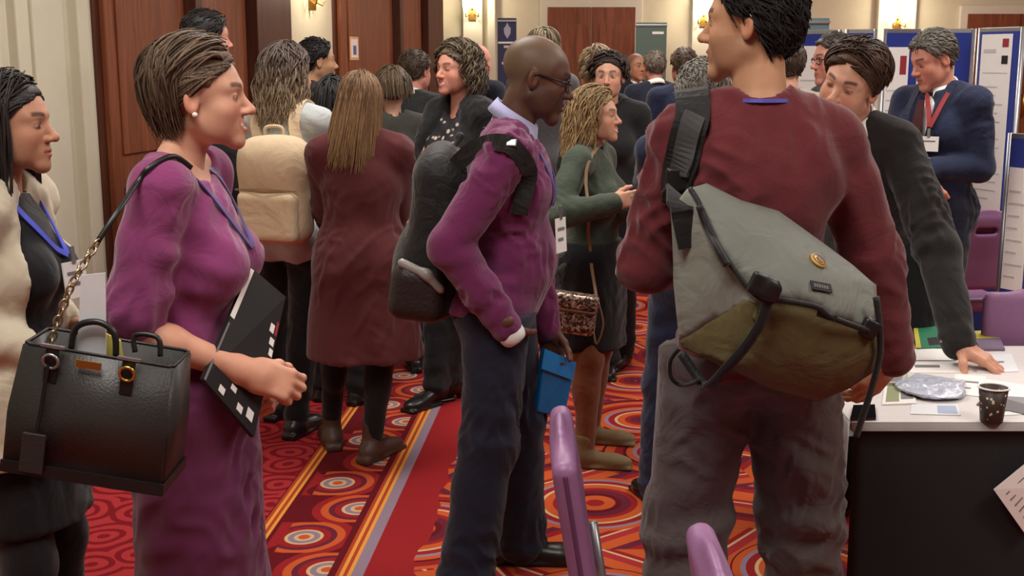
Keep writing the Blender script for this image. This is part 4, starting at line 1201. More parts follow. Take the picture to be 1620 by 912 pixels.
# ---- man in the purple sweater
loc = stand(797, 400, 3.56); yw = -PI / 2 - 0.05
pm = Person('man in purple sweater and glasses with a black backpack, hand in pocket', loc, yw, 1.705, 'm', lean=0.10, head=(0.05, 0.26, 0.0), skin=SK_DARK, res=0.007, hres=0.003, belly=0.03, neck_f=0.02, hs=1.03, neck_u=0.02, wide=1.05, armk=1.13,
            feet=feet_at(loc, yw, (735, 975, 0.0), (822, 890, 0.0)),
            arms={1: dict(w=P(800, 516, 3.345), hw=(-1, -0.2, 0.1)), -1: dict(w=P(872, 560, 3.72), hw=(-0.8, 0.4, -0.2))})
PURP = cloth('purple knit sweater', rgb(112, 42, 88), var=0.10, bump=0.2, scale=12, weave=220, sheen=0.3)
NAVYT = cloth('navy wool trousers', rgb(30, 32, 48), var=0.12, bump=0.2, scale=10)
pm.body(smile=0.5, hair=rgb(40, 32, 28), scalp=rgb(112, 92, 72), stubble=0.4, nose=0.9, hand_kw={1: dict(fore=0.12, fdir=(0.1, 0.8, -0.6), back=(-0.3, -0.7, -0.7)), -1: dict(fore=0.35, back=(0.2, 1, 0.2), curl=0.7)}, jaw=1.08, lip=rgb(110, 62, 54))
pm_top = pm.top('sweater', PURP, off=0.018, hem=-0.05, bag=0.012, seed=7, noise=0.003, amp=0.007, neck=0.018, cuts=[Cap(pm.neck0 + np.array([0, 0.07, 0.05]), pm.tp((0, 0.15, 0.40)), 0.05, 0.01, k=0.01, op='s')])
SHIRT_B = cloth('pale blue shirt cotton', rgb(176, 178, 216), var=0.05, bump=0.1)
pm.garment('shirt', pm.torso(0.004)[:] + [half(pm.tp((0, 0, 0.30)), pm.Rl @ np.array([0, 0, -1.0]))], SHIRT_B, 0.008, (), 0.001)
collar(pm, SHIRT_B, r=0.070, h=0.075)
for sd in (1,):
    d = nrmz(pm.wr[sd] - pm.elb[sd])
    V, Q = surf([Cap(pm.wr[sd] - d * 0.03, pm.wr[sd] + d * 0.03, 0.038, 0.040, k=0.01), half(pm.wr[sd] + d * 0.056, d)], 0.006); mesh_np('shirt_cuff', V, Q, PAPER, pm.root)
pm_tr = pm.trousers(NAVYT, off=0.016, flare=0.03, waist=-0.03, taper=1.2, noise=0.0035, amp=0.006)
pm.shoes(BLACKSHOE, size=1.08)
glasses(pm, BLACKPL)

# ---- man in the burgundy sweater
loc = stand(1192, 400, 2.70); yw = 0.04
bm_ = Person('tall man in burgundy sweater seen from behind, messenger bag across his back', loc, yw, 1.825, 'm', lean=0.03, twist=0.0, head=(1.10, 0.0, 0.0), skin=SK_OLIVE, res=0.0068, hres=0.003, wide=0.9, hs=0.97, neck_u=0.03, armk=1.0, shz=0.432,
             feet={1: (0.19, 0.03, -0.25), -1: (-0.16, 0.0, 0.25)},
             arms={1: dict(w=P(1414, 566, 2.80), hw=(0.75, -0.45, -0.35)), -1: dict(w=P(1095, 420, 2.98), hw=(-0.75, -0.5, -1.2))})
BURG = cloth('burgundy knit', rgb(98, 36, 42), var=0.1, bump=0.2, scale=10, weave=260, sheen=0.25)
GREYT = cloth('grey brown corduroy', rgb(84, 76, 74), var=0.12, bump=0.3, scale=12, weave=500)
bm_.body(smile=0.5, hair=rgb(22, 18, 18), stubble=0.3, nose=1.1, hand_kw={1: dict(fore=0.35, fdir=(-0.55, 0.15, -0.8), back=(0.5, -0.8, -0.1), curl=(0.35, 0.4, 0.45, 0.5), thumb=(0.6, 0.3)), -1: dict(fore=0.3)})
bm_top = bm_.top('sweater', BURG, off=0.018, hem=-0.07, bag=0.016, seed=9, noise=0.004, amp=0.008, slim=1.0, folds=bm_.arm_folds(0.008) + [(bm_.tp((0.12, -0.1, 0.3)), (1, 0, 0.35), 0.16, 55, 0.006), (bm_.tp((-0.08, -0.1, 0.35)), (1, 0, -0.3), 0.14, 60, 0.004)])
bm_tr = bm_.trousers(GREYT, off=0.024, flare=0.02, waist=-0.02, taper=1.25, seed=5, noise=0.004, amp=0.009)
bm_.shoes(BLACKSHOE, size=1.05)
short_hair(bm_, rgb(14, 12, 13), rgb(30, 26, 25), thick=0.011, style='low', top=0.016, seed=21, n=1300, r0=0.0026, L=0.016, back=0.004, rough=0.0015, mat=hair_mat('matte hair', 0.75))

# ---- man bending over the table
loc = stand(1392, 300, 4.02); yw = PI - 0.75
bd = Person('dark-haired man in black jacket bending over the table with hand outstretched', loc, yw, 1.80, 'm', lean=0.60, armk=1.2, wide=0.78, shz=0.435, head=(0.05, 0.16, -0.36), skin=SK_FAIR, res=0.008, hres=0.003,
            arms={-1: dict(w=P(1516, 545, 3.42), hw=(0.8, 0.3, -0.4)), 1: dict(w=P(1350, 560, 3.5), hw=(-0.6, 0.3, 0.5))}, feet={1: (0.12, -0.05, -0.2), -1: (-0.12, -0.05, 0.2)})
BLKJ = cloth('black wool jacket', rgb(34, 32, 32), var=0.12, bump=0.2, scale=10)
bd.body(smile=0.25, hair=rgb(52, 36, 26), eyes='closed', nose=1.15, hand_kw={-1: dict(fore=0.2, fdir=(0.75, -0.5, -0.42), back=(0.3, -0.2, 0.9), curl=(0.15, 0.16, 0.2, 0.3), spread=0.16, thumb=(0.95, 0.45)), 1: dict(fore=0.3)})
bd.top('jacket', BLKJ, off=0.018, hem=-0.16, bag=0.012, seed=13, amp=0.007)
bd.trousers(cloth('black trousers', rgb(24, 24, 27)), off=0.016)
bd.shoes(BLACKSHOE)
collar(bd, PAPER, r=0.064, h=0.05)
V, Q = hair_cap(0.009, 'std', 0.0045, 0.005, 31, 0.002, 0.006)
lk = hair_locks(900, 0.02, 33, vol=0.024, az=(1.2, 3.14), wave=0.003, wfreq=4, r0=0.0036, m=12, jitter=0.01, part=0.03, inward=0.1, lenvar=0.25)
bd.hair([('m', V, Q), ('t',) + lk, ('t',) + front_locks(300, 92, 0.02, 0.004, rise=0.02)], rgb(40, 27, 20), rgb(78, 54, 38), seed=5)

# ---- woman at the left edge
loc = stand(20, 400, 2.72); yw = -PI / 2 - 0.02
lw = Person('woman with long black hair in a cream coat at the left edge', loc, yw, 1.615, 'f', head=(0.0, 0.02, 0), skin=SK_TAN, res=0.0085, hres=0.003,
            arms={1: dict(w=P(70, 560, 2.6), hw=(-1, -0.3, -0.3)), -1: dict(w=P(110, 520, 2.85), hw=(-0.6, 0.6, -0.5))})
lw.body(smile=0.2, hair=rgb(25, 20, 20), nose=1.1, hand_kw={1: dict(fore=0.3), -1: dict(fore=0.3)})
BLK = cloth('black jersey', rgb(22, 21, 24), var=0.15)
CRC = cloth('cream wool coat', rgb(205, 196, 172), var=0.04, bump=0.2, scale=9)
lw_top = lw.top('top', BLK, off=0.006, hem=-0.06, sleeve=1.0)
lw.top('coat', CRC, off=0.022, hem=-0.3, bag=0.01, cuts=[Cap(lw.tp((0, 0.2, 0.6)), lw.tp((0, 0.24, -0.4)), 0.17, 0.19, k=0.01, op='s')], seed=15, skirt=(0.72, 0.2, 0.15))
lw.garment('skirt', [Cap(lw.pel, np.array([0, 0, 0.5]), 0.12, 0.13, (1, 0, 0), 1.3), half((0, 0, 0.55), (0, 0, -1))] + lw.torso(0.006)[:5] + [half(lw.tp((0, 0, 0.08)), (0, 0, 1))], BLK, 0.01)
for sd in (-1, 1):
    V, Q = surf(lw.leg(sd, 0.004), 0.01); mesh_np('stocking', V, Q, BLK, lw.root)
lw.shoes(BLACKSHOE)
V, Q = hair_cap(0.006, 'low', 0.005, 0.003, 17, 0.0015)
lk = hair_locks(620, 0.34, 18, vol=0.016, az=(1.25, 3.14), wave=0.006, wfreq=2.5, r0=0.004, m=18, tail_back=0.01, spread=1.15, jitter=0.012)
lw.hair([('m', V, Q), ('t',) + lk, ('t',) + front_locks(220, 93, 0.012, 0.004, zf=0.074, zs=0.03)], rgb(20, 16, 17), rgb(46, 38, 36), seed=2)

# ---- woman in the maroon coat
loc = stand(572, 300, 4.66); yw = 0.12
mw = Person('woman in long maroon coat seen from behind with straight light brown hair', loc, yw, 1.595, 'f', head=(0.1, 0.02, 0.05), skin=SK_FAIR, res=0.0084, hres=0.005, shz=0.44,
            feet=feet_at(loc, yw, (590, 728, -0.6), (524, 705, 0.15)), arms={1: dict(w=P(612, 400, 4.92), hw=(1, -0.6, -0.5)), -1: dict(w=P(538, 400, 4.92), hw=(-1, -0.6, -0.5))})
mw.body(hair=rgb(110, 88, 64), hand_kw={1: dict(fore=0.3), -1: dict(fore=0.3)})
MAR = cloth('maroon wool coat', rgb(84, 36, 38), var=0.10, bump=0.25, scale=7, stretch=(1, 1, 0.3))
mw.top('coat', MAR, off=0.024, bag=0.014, skirt=(0.46, 0.235, 0.17), seed=19, noise=0.005, nfreq=12, folds=mw.arm_folds(0.006) + [(mw.tp((0, -0.1, -0.2)), (1, 0.3, 0), 0.35, 38, 0.008)])
TIGHT = cloth('black tights', rgb(18, 17, 19), var=0.1)
for sd in (-1, 1):
    V, Q = surf(mw.leg(sd, 0.006), 0.01); mesh_np('stocking', V, Q, TIGHT, mw.root)
mw.shoes(BROWNSHOE, boot=0.06, size=1.05)
V, Q = hair_cap(0.009, 'low', 0.007, 0.003, 23, 0.002, 0.01)
lk = hair_locks(650, 0.30, 24, vol=0.018, az=(1.3, 3.14), wave=0.002, wfreq=2, r0=0.0048, m=16, tail_back=-0.03, spread=1.3, jitter=0.008, lenvar=0.08, tail_x=-0.035)
mw.hair([('m', V, Q), ('t',) + lk], rgb(86, 62, 42), rgb(136, 104, 72), rgb(142, 112, 76), seed=4)

# ---- woman with the cream backpack
loc = stand(458, 300, 5.02); yw = -0.35
kw = Person('woman in pale grey jacket with long ombre hair and a cream backpack', loc, yw, 1.70, 'f', head=(-0.35, 0.0, 0), skin=SK_FAIR, res=0.0095, hres=0.005,
            feet=feet_at(loc, yw, (470, 690, 0.0), (440, 660, 0.0)), arms={1: dict(w=P(490, 370, 5.28), hw=(1, -0.5, -0.4)), -1: dict(w=P(420, 370, 5.28), hw=(-1, -0.5, -0.4))})
kw.body(hair=rgb(70, 56, 48), hand_kw={1: dict(fore=0.3), -1: dict(fore=0.3)})
PGJ = cloth('pale grey jacket', rgb(178, 184, 184), var=0.06, bump=0.25)
kw.top('jacket', PGJ, off=0.024, hem=-0.14, bag=0.016, seed=25)
kw.trousers(cloth('black jeans', rgb(20, 19, 22)), off=0.008, flare=0.006, taper=1.0)
kw.shoes(BLACKSHOE, boot=0.03)
V, Q = hair_cap(0.01, 'low', 0.007, 0.003, 27, 0.003, 0.01)
lk = hair_locks(520, 0.24, 28, vol=0.024, az=(1.2, 3.14), wave=0.012, wfreq=6, r0=0.005, m=22, tail_back=-0.03, spread=1.15, jitter=0.016)
kw.hair([('m', V, Q), ('t',) + lk], rgb(56, 46, 42), rgb(96, 82, 72), rgb(160, 138, 108), seed=6)

def flower_mat():
    m, nt, b = new_mat('dark flowered blouse')
    tc = N(nt, 'ShaderNodeTexCoord'); v = N(nt, 'ShaderNodeTexVoronoi', inp={'Scale': 26.0}); nt.links.new(tc.outputs['Object'], v.inputs['Vector'])
    cr = N(nt, 'ShaderNodeValToRGB'); e = cr.color_ramp.elements; e[0].color = rgb(196, 184, 168); e[0].position = 0.24; e[1].color = rgb(30, 27, 32); e[1].position = 0.34
    nt.links.new(v.outputs['Distance'], cr.inputs[0]); nt.links.new(cr.outputs[0], b.inputs['Base Color']); b.inputs['Roughness'].default_value = 0.8
    return m
# ---- woman with curly hair and black jacket
loc = stand(727, 300, 5.62); yw = PI - 0.8
cw = Person('smiling curly-haired woman in black jacket and flowered blouse facing left', loc, yw, 1.72, 'f', head=(0.0, -0.02, 0), skin=SK_PINK, res=0.01, hres=0.0038,
            feet=feet_at(loc, yw, (690, 640, 0.1), (712, 632, -0.2)), arms={1: dict(w=P(650, 330, 5.4), hw=(-1, 0.3, -0.5)), -1: dict(w=P(770, 400, 5.6), hw=(1, 0.3, -0.3))})
cw.body(smile=1.0, hair=rgb(70, 58, 48), eyes='closed', hand_kw={1: dict(fore=0.3), -1: dict(fore=0.3)})
BLKB = cloth('black blazer', rgb(26, 27, 28), var=0.15)
cw.top('blouse', flower_mat(), off=0.008, hem=-0.1, sleeve=0, cuts=[Cap(cw.neck0 + np.array([0, 0.06, 0.03]), cw.tp((0, 0.16, 0.36)), 0.07, 0.03, k=0.01, op='s')])
cw.top('blazer', BLKB, off=0.022, hem=-0.18, bag=0.014, seed=35, cuts=[Cap(cw.tp((0, 0.14, 0.6)), cw.tp((0, 0.17, 0.0)), 0.13, 0.08, k=0.01, op='s')])
cw.trousers(cloth('black trousers', rgb(24, 24, 27)), off=0.01, flare=0.01)
cw.shoes(BLACKSHOE, heel=0.03)
V, Q = hair_cap(0.008, 'low', 0.007, 0.004, 37, 0.002)
lk = hair_locks(480, 0.13, 38, vol=0.026, az=(1.15, 3.14), wave=0.004, wfreq=4, r0=0.0045, m=24, curl=0.012, curlf=13, jitter=0.02, spread=1.2)
cw.hair([('m', V, Q), ('t',) + lk, ('t',) + front_locks(120, 94, 0.016, 0.005)], rgb(54, 44, 36), rgb(120, 106, 84), seed=7)

# ---- blonde woman in green cardigan
loc = stand(938, 300, 4.8); yw = -PI / 2 - 0.42
bg = Person('blonde woman in green cardigan and black skirt with crossbody bag', loc, yw, 1.53, 'f', head=(0.05, -0.05, 0), skin=SK_FAIR, res=0.009, hres=0.0038,
            feet=feet_at(loc, yw, (925, 738, 0.25), (935, 700, 0.2)), arms={1: dict(w=P(968, 322, 4.55), hw=(-1, -0.4, -0.8)), -1: dict(w=P(1000, 330, 4.75), hw=(-0.4, 0.6, -0.8))})
bg.body(smile=0.9, hair=rgb(120, 96, 60), eyes='closed', hand_kw={1: dict(fore=0.35, back=(-0.2, -1, 0.2), curl=0.5), -1: dict(fore=0.3)})
GRN = cloth('dark green knit cardigan', rgb(66, 76, 64), var=0.12, bump=0.25, scale=12)
bg_top = bg.top('cardigan', GRN, off=0.018, hem=-0.22, bag=0.014, seed=41)
bg_skirt = bg.garment('skirt', [Cap(bg.pel, np.array([0, 0, 0.4]), 0.135, 0.135, (1, 0, 0), 1.28), half((0, 0, 0.47), (0, 0, -1))] + bg.torso(0.01)[:5] + [half(bg.tp((0, 0, 0.08)), (0, 0, 1))], BLK, 0.01)
TANT = cloth('brown tights', rgb(120, 72, 44), var=0.1)
for sd in (-1, 1):
    V, Q = surf(bg.leg(sd, 0.006), 0.009); mesh_np('stocking', V, Q, TANT, bg.root)
bg.shoes(KHAKI, boot=0.03, size=1.05)
V, Q = hair_cap(0.008, 'low', 0.006, 0.003, 43, 0.002)
lk = hair_locks(620, 0.22, 44, vol=0.026, az=(1.15, 3.14), wave=0.015, wfreq=5, r0=0.0042, m=20, tail_back=-0.035, jitter=0.014, spread=1.15)
bg.hair([('m', V, Q), ('t',) + lk, ('t',) + front_locks(140, 95, 0.014, 0.0045)], rgb(104, 82, 54), rgb(168, 142, 100), rgb(180, 152, 108), seed=8)

# ---- suits
def suited(label, px, py, Y, yaw, Ht, suit, skin=SK_PINK, hair=(rgb(50, 42, 36), rgb(80, 70, 60)), hstyle='std', head=(0, 0, 0), lean=0.02, arms=None, feet=None, res=0.011, hres=0.006, shirt=True, sex='m', bald=False, wide=1.0, smile=0.3, n=160, top=0.004, thick=0.013, gl=False, stub=0.0, shirtm=None, trm=None, seed=50, belly=0.0, seedh=None, side=0.0, hs=1.0):
    loc = stand(px, py, Y)
    if feet and 'R' in feet: feet = feet_at(loc, yaw, feet['R'], feet['L'])
    p = Person(label, loc, yaw, Ht, sex, lean=lean, head=head, skin=skin, res=res, hres=hres, arms=arms, feet=feet, wide=wide, belly=belly, side=side, hs=hs)
    p.body(smile=smile, hair=hair[0], stubble=stub, hand_kw={1: dict(fore=0.3), -1: dict(fore=0.3)} if not (arms and 'kw' in arms) else arms['kw'], scalp=(hair[1] if bald == 'crop' else None), eyes='open')
    cut = []
    if shirt:
        cut = [Cap(p.tp((0, 0.12, 0.57)), p.tp((0, 0.15 + belly, 0.17)), 0.088, 0.02, k=0.008, op='s')]
        p.garment('shirt', p.torso(0.006) + [half(p.tp((0, 0, 0.02)), p.Rl @ np.array([0, 0, -1.0]))], shirtm or PAPER, res, (), 0.001)
        collar(p, shirtm or PAPER, r=0.064, h=0.05)
    p.jacket = p.top('jacket', suit, off=0.022, hem=-0.17, bag=0.010, seed=seed, cuts=cut, res=res)
    p.trousers(trm or suit, off=0.016, flare=0.02, res=res)
    p.shoes(BLACKSHOE, res=max(0.007, res * 0.7))
    if bald is not True and bald != 'crop': short_hair(p, hair[0], hair[1], thick=thick, style=hstyle, top=top, seed=seedh or seed, n=n * 2, h=max(0.006, hres), r0=0.003 if hres < 0.0055 else 0.004)
    if gl: glasses(p, BLACKPL)
    return p
NAVY = cloth('navy suit wool', rgb(32, 40, 66), var=0.12, bump=0.2, scale=10)
NAVY2 = cloth('dark navy suit wool', rgb(26, 30, 44), var=0.12, bump=0.2, scale=10)
CHAR = cloth('charcoal suit wool', rgb(44, 48, 48), var=0.12, bump=0.2, scale=10)
GREYH = (rgb(84, 82, 76), rgb(140, 136, 126))
# grey-haired man whose back is turned, between the blonde woman and the burgundy sweater
gn = suited('grey-haired man in navy suit seen from behind, left of the burgundy sweater', 1112, 300, 4.15, 0.10, 1.63, NAVY, hair=GREYH, lean=0.05, head=(0.0, 0.12, 0), hstyle='low', res=0.009, hres=0.0045, n=600,
    arms={-1: dict(w=P(1035, 330, 4.72), hw=(-1, -0.3, -0.6))}, feet={'R': (1110, 800, -0.1), 'L': (1040, 800, 0.2)}, seed=51, thick=0.016, hs=1.08)
# man with red lanyard, hands clasped
nm = suited('grey-haired man in navy suit with red lanyard, hands clasped, beside poster board', 1478, 300, 5.5, PI - 1.0, 1.785, NAVY, hair=(rgb(70, 66, 60), rgb(120, 116, 106)), lean=0.03, head=(-0.3, 0.36, 0), res=0.008, hres=0.0036, n=350, seed=52, trm=NAVY2,
    arms={1: dict(w=P(1458, 284, 5.30), hw=(-0.6, 0.6, -0.6)), -1: dict(w=P(1464, 268, 5.32), hw=(1, 0.2, -0.6)), 'kw': {1: dict(fore=0.35, fdir=(0.3, -0.2, -0.9), back=(-0.6, -0.7, 0), curl=0.7), -1: dict(fore=0.35, fdir=(-0.6, -0.1, -0.7), back=(-0.2, -1, 0.1), curl=0.6)}}, belly=0.02)
# man with glasses by the poster boards
gm = suited('man in glasses and dark jacket facing left behind the bending man', 1322, 200, 6.15, PI / 2 + 0.2, 1.775, NAVY2, hair=(rgb(50, 46, 42), rgb(86, 80, 72)), head=(0, 0.08, 0), gl=True, res=0.011, hres=0.0045, n=200, seed=53, shirtm=cloth('blue shirt', rgb(110, 130, 180)))
# man talking to the curly-haired woman
sm = suited('brown-haired man in charcoal suit with white collar, back turned, facing curly-haired woman', 656, 300, 6.95, -0.55, 1.70, CHAR, hair=(rgb(52, 42, 32), rgb(88, 72, 56)), res=0.012, hres=0.005, seed=54, n=220, hstyle='low')
# far suits
suited('bald man in dark suit standing beyond the curly-haired woman', 752, 200, 8.2, -0.7, 1.76, NAVY2, bald=True, res=0.014, hres=0.007, seed=55)
suited('bald man in black jacket far back near the green sign', 1003, 150, 10.6, PI + 0.5, 1.71, NAVY2, bald='crop', hair=(rgb(60, 50, 44), rgb(120, 90, 76)), skin=SK_TAN, res=0.015, hres=0.007, seed=56)
suited('man in dark suit with brown-grey hair, back turned, below the green sign', 1036, 150, 9.4, 0.25, 1.71, NAVY2, hair=(rgb(74, 66, 58), rgb(120, 110, 98)), res=0.014, hres=0.007, seed=57, n=80)
suited('brown-haired man in navy suit, back turned, above the grey-haired head', 1083, 150, 7.9, 0.15, 1.72, NAVY, hair=(rgb(62, 48, 38), rgb(96, 78, 62)), res=0.013, hres=0.006, seed=58, n=120, lean=0.04)
suited('tall dark-haired man in black jacket behind the purple dress woman', 325, 200, 5.85, -0.9, 1.88, cloth('black jacket cotton', rgb(24, 24, 26)), hair=(rgb(20, 18, 18), rgb(44, 40, 38)), res=0.012, hres=0.005, seed=59)
suited('black-haired man facing right near the lamp on the cream wall', 497, 200, 6.75, -1.15, 1.76, cloth('black jacket cotton', rgb(24, 24, 26)), hair=(rgb(16, 14, 15), rgb(34, 30, 30)), skin=SK_OLIVE, res=0.013, hres=0.006, seed=60, stub=0.4)
def casual(label, px, py, Y, yaw, Ht, sex, topm, hc, style, res=0.013, hres=0.006, seed=70, head=(0, 0, 0), skin=SK_FAIR, smile=0.4, n=150, length=0.15, curl=0.0, vol=0.022, trm=None, tip=None, feet=None):
    loc = stand(px, py, Y)
    if feet: feet = feet_at(loc, yaw, *feet)
    p = Person(label, loc, yaw, Ht, sex, head=head, skin=skin, res=res, hres=hres, feet=feet)
    p.body(smile=smile, hair=hc[0], hand_kw={1: dict(fore=0.3), -1: dict(fore=0.3)})
    p.jacket = p.top('top', topm, off=0.02, hem=-0.12, bag=0.012, seed=seed)
    p.trousers(trm or cloth('black trousers', rgb(24, 24, 27)), off=0.014)
    p.shoes(BLACKSHOE, res=0.009)
    if style == 'long':
        V, Q = hair_cap(0.008, 'low', max(0.006, hres), 0.003, seed, 0.002)
        lk = hair_locks(n, length, seed + 1, vol=vol, wave=0.004, r0=0.0085, m=18, curl=curl, curlf=12, jitter=0.016, spread=1.1)
        p.hair([('m', V, Q), ('t',) + lk, ('t',) + front_locks(90, seed + 3, 0.014, 0.006)], hc[0], hc[1], tip, seed=seed)
    else: short_hair(p, hc[0], hc[1], seed=seed, n=n)
    return p
casual('dark-haired woman partly hidden between pale jacket and maroon coat', 530, 250, 5.6, -0.4, 1.56, 'f', BLKB, (rgb(22, 22, 24), rgb(46, 46, 46)), 'long', seed=71, length=0.12)
casual('brown-haired person in dark top behind the maroon coat woman', 622, 250, 6.15, 0.3, 1.60, 'f', cloth('olive jacket', rgb(60, 60, 54)), (rgb(66, 52, 38), rgb(104, 86, 64)), 'long', seed=72, length=0.07)
casual('fair-haired person behind the head of the purple sweater man', 858, 200, 7.6, 0.2, 1.83, 'f', cloth('grey jacket', rgb(90, 90, 92)), (rgb(110, 96, 74), rgb(160, 146, 118)), 'long', seed=73, length=0.03)
casual('person with big fair curls beyond the dark-haired woman', 944, 200, 6.9, 0.6, 1.70, 'f', BLKB, (rgb(96, 76, 54), rgb(176, 152, 118)), 'long', seed=74, length=0.08, curl=0.014, vol=0.035)
casual('dark-haired woman facing the camera behind the blonde woman', 962, 250, 6.15, PI - 0.2, 1.68, 'f', BLKB, (rgb(34, 26, 24), rgb(66, 52, 44)), 'long', seed=75, length=0.05, curl=0.01, hres=0.0045, feet=((960, 590, 0.2), (985, 575, -0.2)))
casual('person in pale grey jumper behind the burgundy man\'s neck', 1238, 250, 5.75, 0.2, 1.74, 'm', cloth('pale grey jumper', rgb(170, 164, 152)), (rgb(50, 40, 34), rgb(80, 66, 54)), 'short', seed=76)
# ------------------------------------------------------------------ things
def slab(name, quad, t, mat, parent=None, bevel=0.0, toward=None):
    """flat board from 4 world corners (same winding as seen), thickness t away from the viewer"""
    q = [Vector(v) for v in quad]; n = (q[1] - q[0]).cross(q[3] - q[0]).normalized()
    mb = MB(); bm = mb.bm
    a = [bm.verts.new(v) for v in q]; b = [bm.verts.new(v - n * t) for v in q]
    m = len(q)
    bm.faces.new(a); bm.faces.new(b[::-1])
    for i in range(m): bm.faces.new((a[i], b[i], b[(i + 1) % m], a[(i + 1) % m]))
    if bevel: bmesh.ops.bevel(bm, geom=bm.edges[:], offset=bevel, segments=2, affect='EDGES')
    o = mb.build(name, mat); 
    if parent: set_parent(o, parent)
    return o
def set_parent(o, parent):
    o.parent = parent
    M = Matrix.Identity(4); q = parent; ch = []
    while q: ch.append(q); q = q.parent
    for q in ch[::-1]: M = M @ q.matrix_parent_inverse @ q.matrix_basis
    o.matrix_parent_inverse = M.inverted()
    return o
def panel(name, pts, mat, parent=None, bulge=0.02, thick=0.008, cuts=3, nrm=(0, -1, 0), noise=0.003, seed=0, reach=0.05):
    """soft sheet stretched over an outline of world points, swelling towards nrm"""
    bm = bmesh.new(); vs_ = [bm.verts.new(p) for p in pts]; f = bm.faces.new(vs_)
    bmesh.ops.triangulate(bm, faces=[f], quad_method='BEAUTY', ngon_method='BEAUTY')
    for _ in range(cuts): bmesh.ops.subdivide_edges(bm, edges=bm.edges[:], cuts=1, use_grid_fill=True); bmesh.ops.beautify_fill(bm, faces=bm.faces[:], edges=bm.edges[:])
    inn = [v for v in bm.verts if not v.is_boundary]; bd_ = [v.co.copy() for v in bm.verts if v.is_boundary]
    for _ in range(6): bmesh.ops.smooth_vert(bm, verts=inn, factor=0.5, use_axis_x=True, use_axis_y=True, use_axis_z=True)
    n = Vector(nrm).normalized(); B = np.array([list(v) for v in bd_])
    co = np.array([list(v.co) for v in inn]) if inn else np.zeros((0, 3))
    if len(inn):
        dist = np.sqrt(((co[:, None] - B[None]) ** 2).sum(2)).min(1); w = wav(co, 22, seed) * noise
        for v, d_, ww in zip(inn, dist, w): v.co += n * (bulge * (1 - math.exp(-d_ / reach)) + ww * min(1, d_ / 0.03))
    bmesh.ops.recalc_face_normals(bm, faces=bm.faces[:])
    r = bmesh.ops.solidify(bm, geom=bm.faces[:], thickness=thick)
    bmesh.ops.recalc_face_normals(bm, faces=bm.faces[:])
    me = bpy.data.meshes.new(name); bm.to_mesh(me); bm.free()
    me.polygons.foreach_set('use_smooth', [True] * len(me.polygons)); me.materials.append(mat)
    o = bpy.data.objects.new(name, me); COL.objects.link(o)
    if parent: set_parent(o, parent)
    return o
def child(mb, name, mat, parent, smooth=False):
    """shape given in world space, made a child"""
    return set_parent(mb.build(name, mat, None, smooth), parent)
def childsdf(name, prims, h, mat, parent, noise=0.0, freq=20, seed=0, it=1):
    V, Q = surf(prims, h); V = relax(V, Q, it) if it else V
    if noise: V = V + vnormals(V, Q) * (wav(V, freq, seed) * noise)[:, None]
    return set_parent(mesh_np(name, V, Q, mat), parent)
CAMP = Vector((0, 0, CAM_H))
def toward_cam(p): return (CAMP - Vector(p)).normalized()

# ---- black tote bag on the woman's shoulder
LEATH = plain('black pebbled leather', rgb(46, 45, 43), rough=0.42, bump=0.12, scale=220, var=0.12)
LEATH2 = plain('black smooth leather', rgb(26, 25, 24), rough=0.4, bump=0.03, scale=60)
TY = 2.0
tc_ = P(162, 648, TY + 0.065)
tote = empty('tote_bag', tc_, 0, 'black leather tote bag with chain strap hanging beside the purple dress', 'bag')
TR_ = Matrix.Rotation(0.175, 3, 'Y') @ Matrix.Rotation(0.02, 3, 'Z')
def tl(x, y, z): return TR_ @ Vector((x, y, z))
tb = MB(); bm = tb.bm
wt, wb, dt_, db, ht, hb = 0.130, 0.140, 0.062, 0.075, 0.118, -0.114
ring0 = [(-wb, -db, hb), (wb, -db, hb), (wb, db, hb), (-wb, db, hb)]; ring1 = [(-wb, -db * 1.05, 0.0), (wb * 0.985, -db * 1.05, 0.0), (wb * 0.985, db, 0.0), (-wb, db, 0)]; ring2 = [(-wt, -dt_, ht), (wt, -dt_, ht), (wt, dt_, ht), (-wt, dt_, ht)]; ring3 = [(-wt + .006, -dt_ + .006, ht), (wt - .006, -dt_ + .006, ht), (wt - .006, dt_ - .006, ht), (-wt + .006, dt_ - .006, ht)]; ring4 = [(x * .95, y * .8, ht - 0.09) for x, y, z in ring3]
RG = [[bm.verts.new(tl(*v)) for v in r] for r in (ring0, ring1, ring2, ring3, ring4)]
for A, B in zip(RG, RG[1:]):
    for i in range(4): bm.faces.new((A[i], A[(i + 1) % 4], B[(i + 1) % 4], B[i]))
bm.faces.new(RG[0][::-1]); bm.faces.new(RG[-1])
bmesh.ops.bevel(bm, geom=[e for e in bm.edges], offset=0.005, segments=2, affect='EDGES')
tb.build('bag_body', LEATH, tote, True)
MB().ribbon([tl(-wb - .001, -db - .002, hb + .012), tl(wb + .001, -db - .002, hb + .012), tl(wb + .002, db, hb + .012)], [tuple(tl(0, -1, 0)), tuple(tl(.7, -.7, 0)), tuple(tl(1, 0, 0))], 0.022, 0.004).build('base_trim', LEATH2, tote)
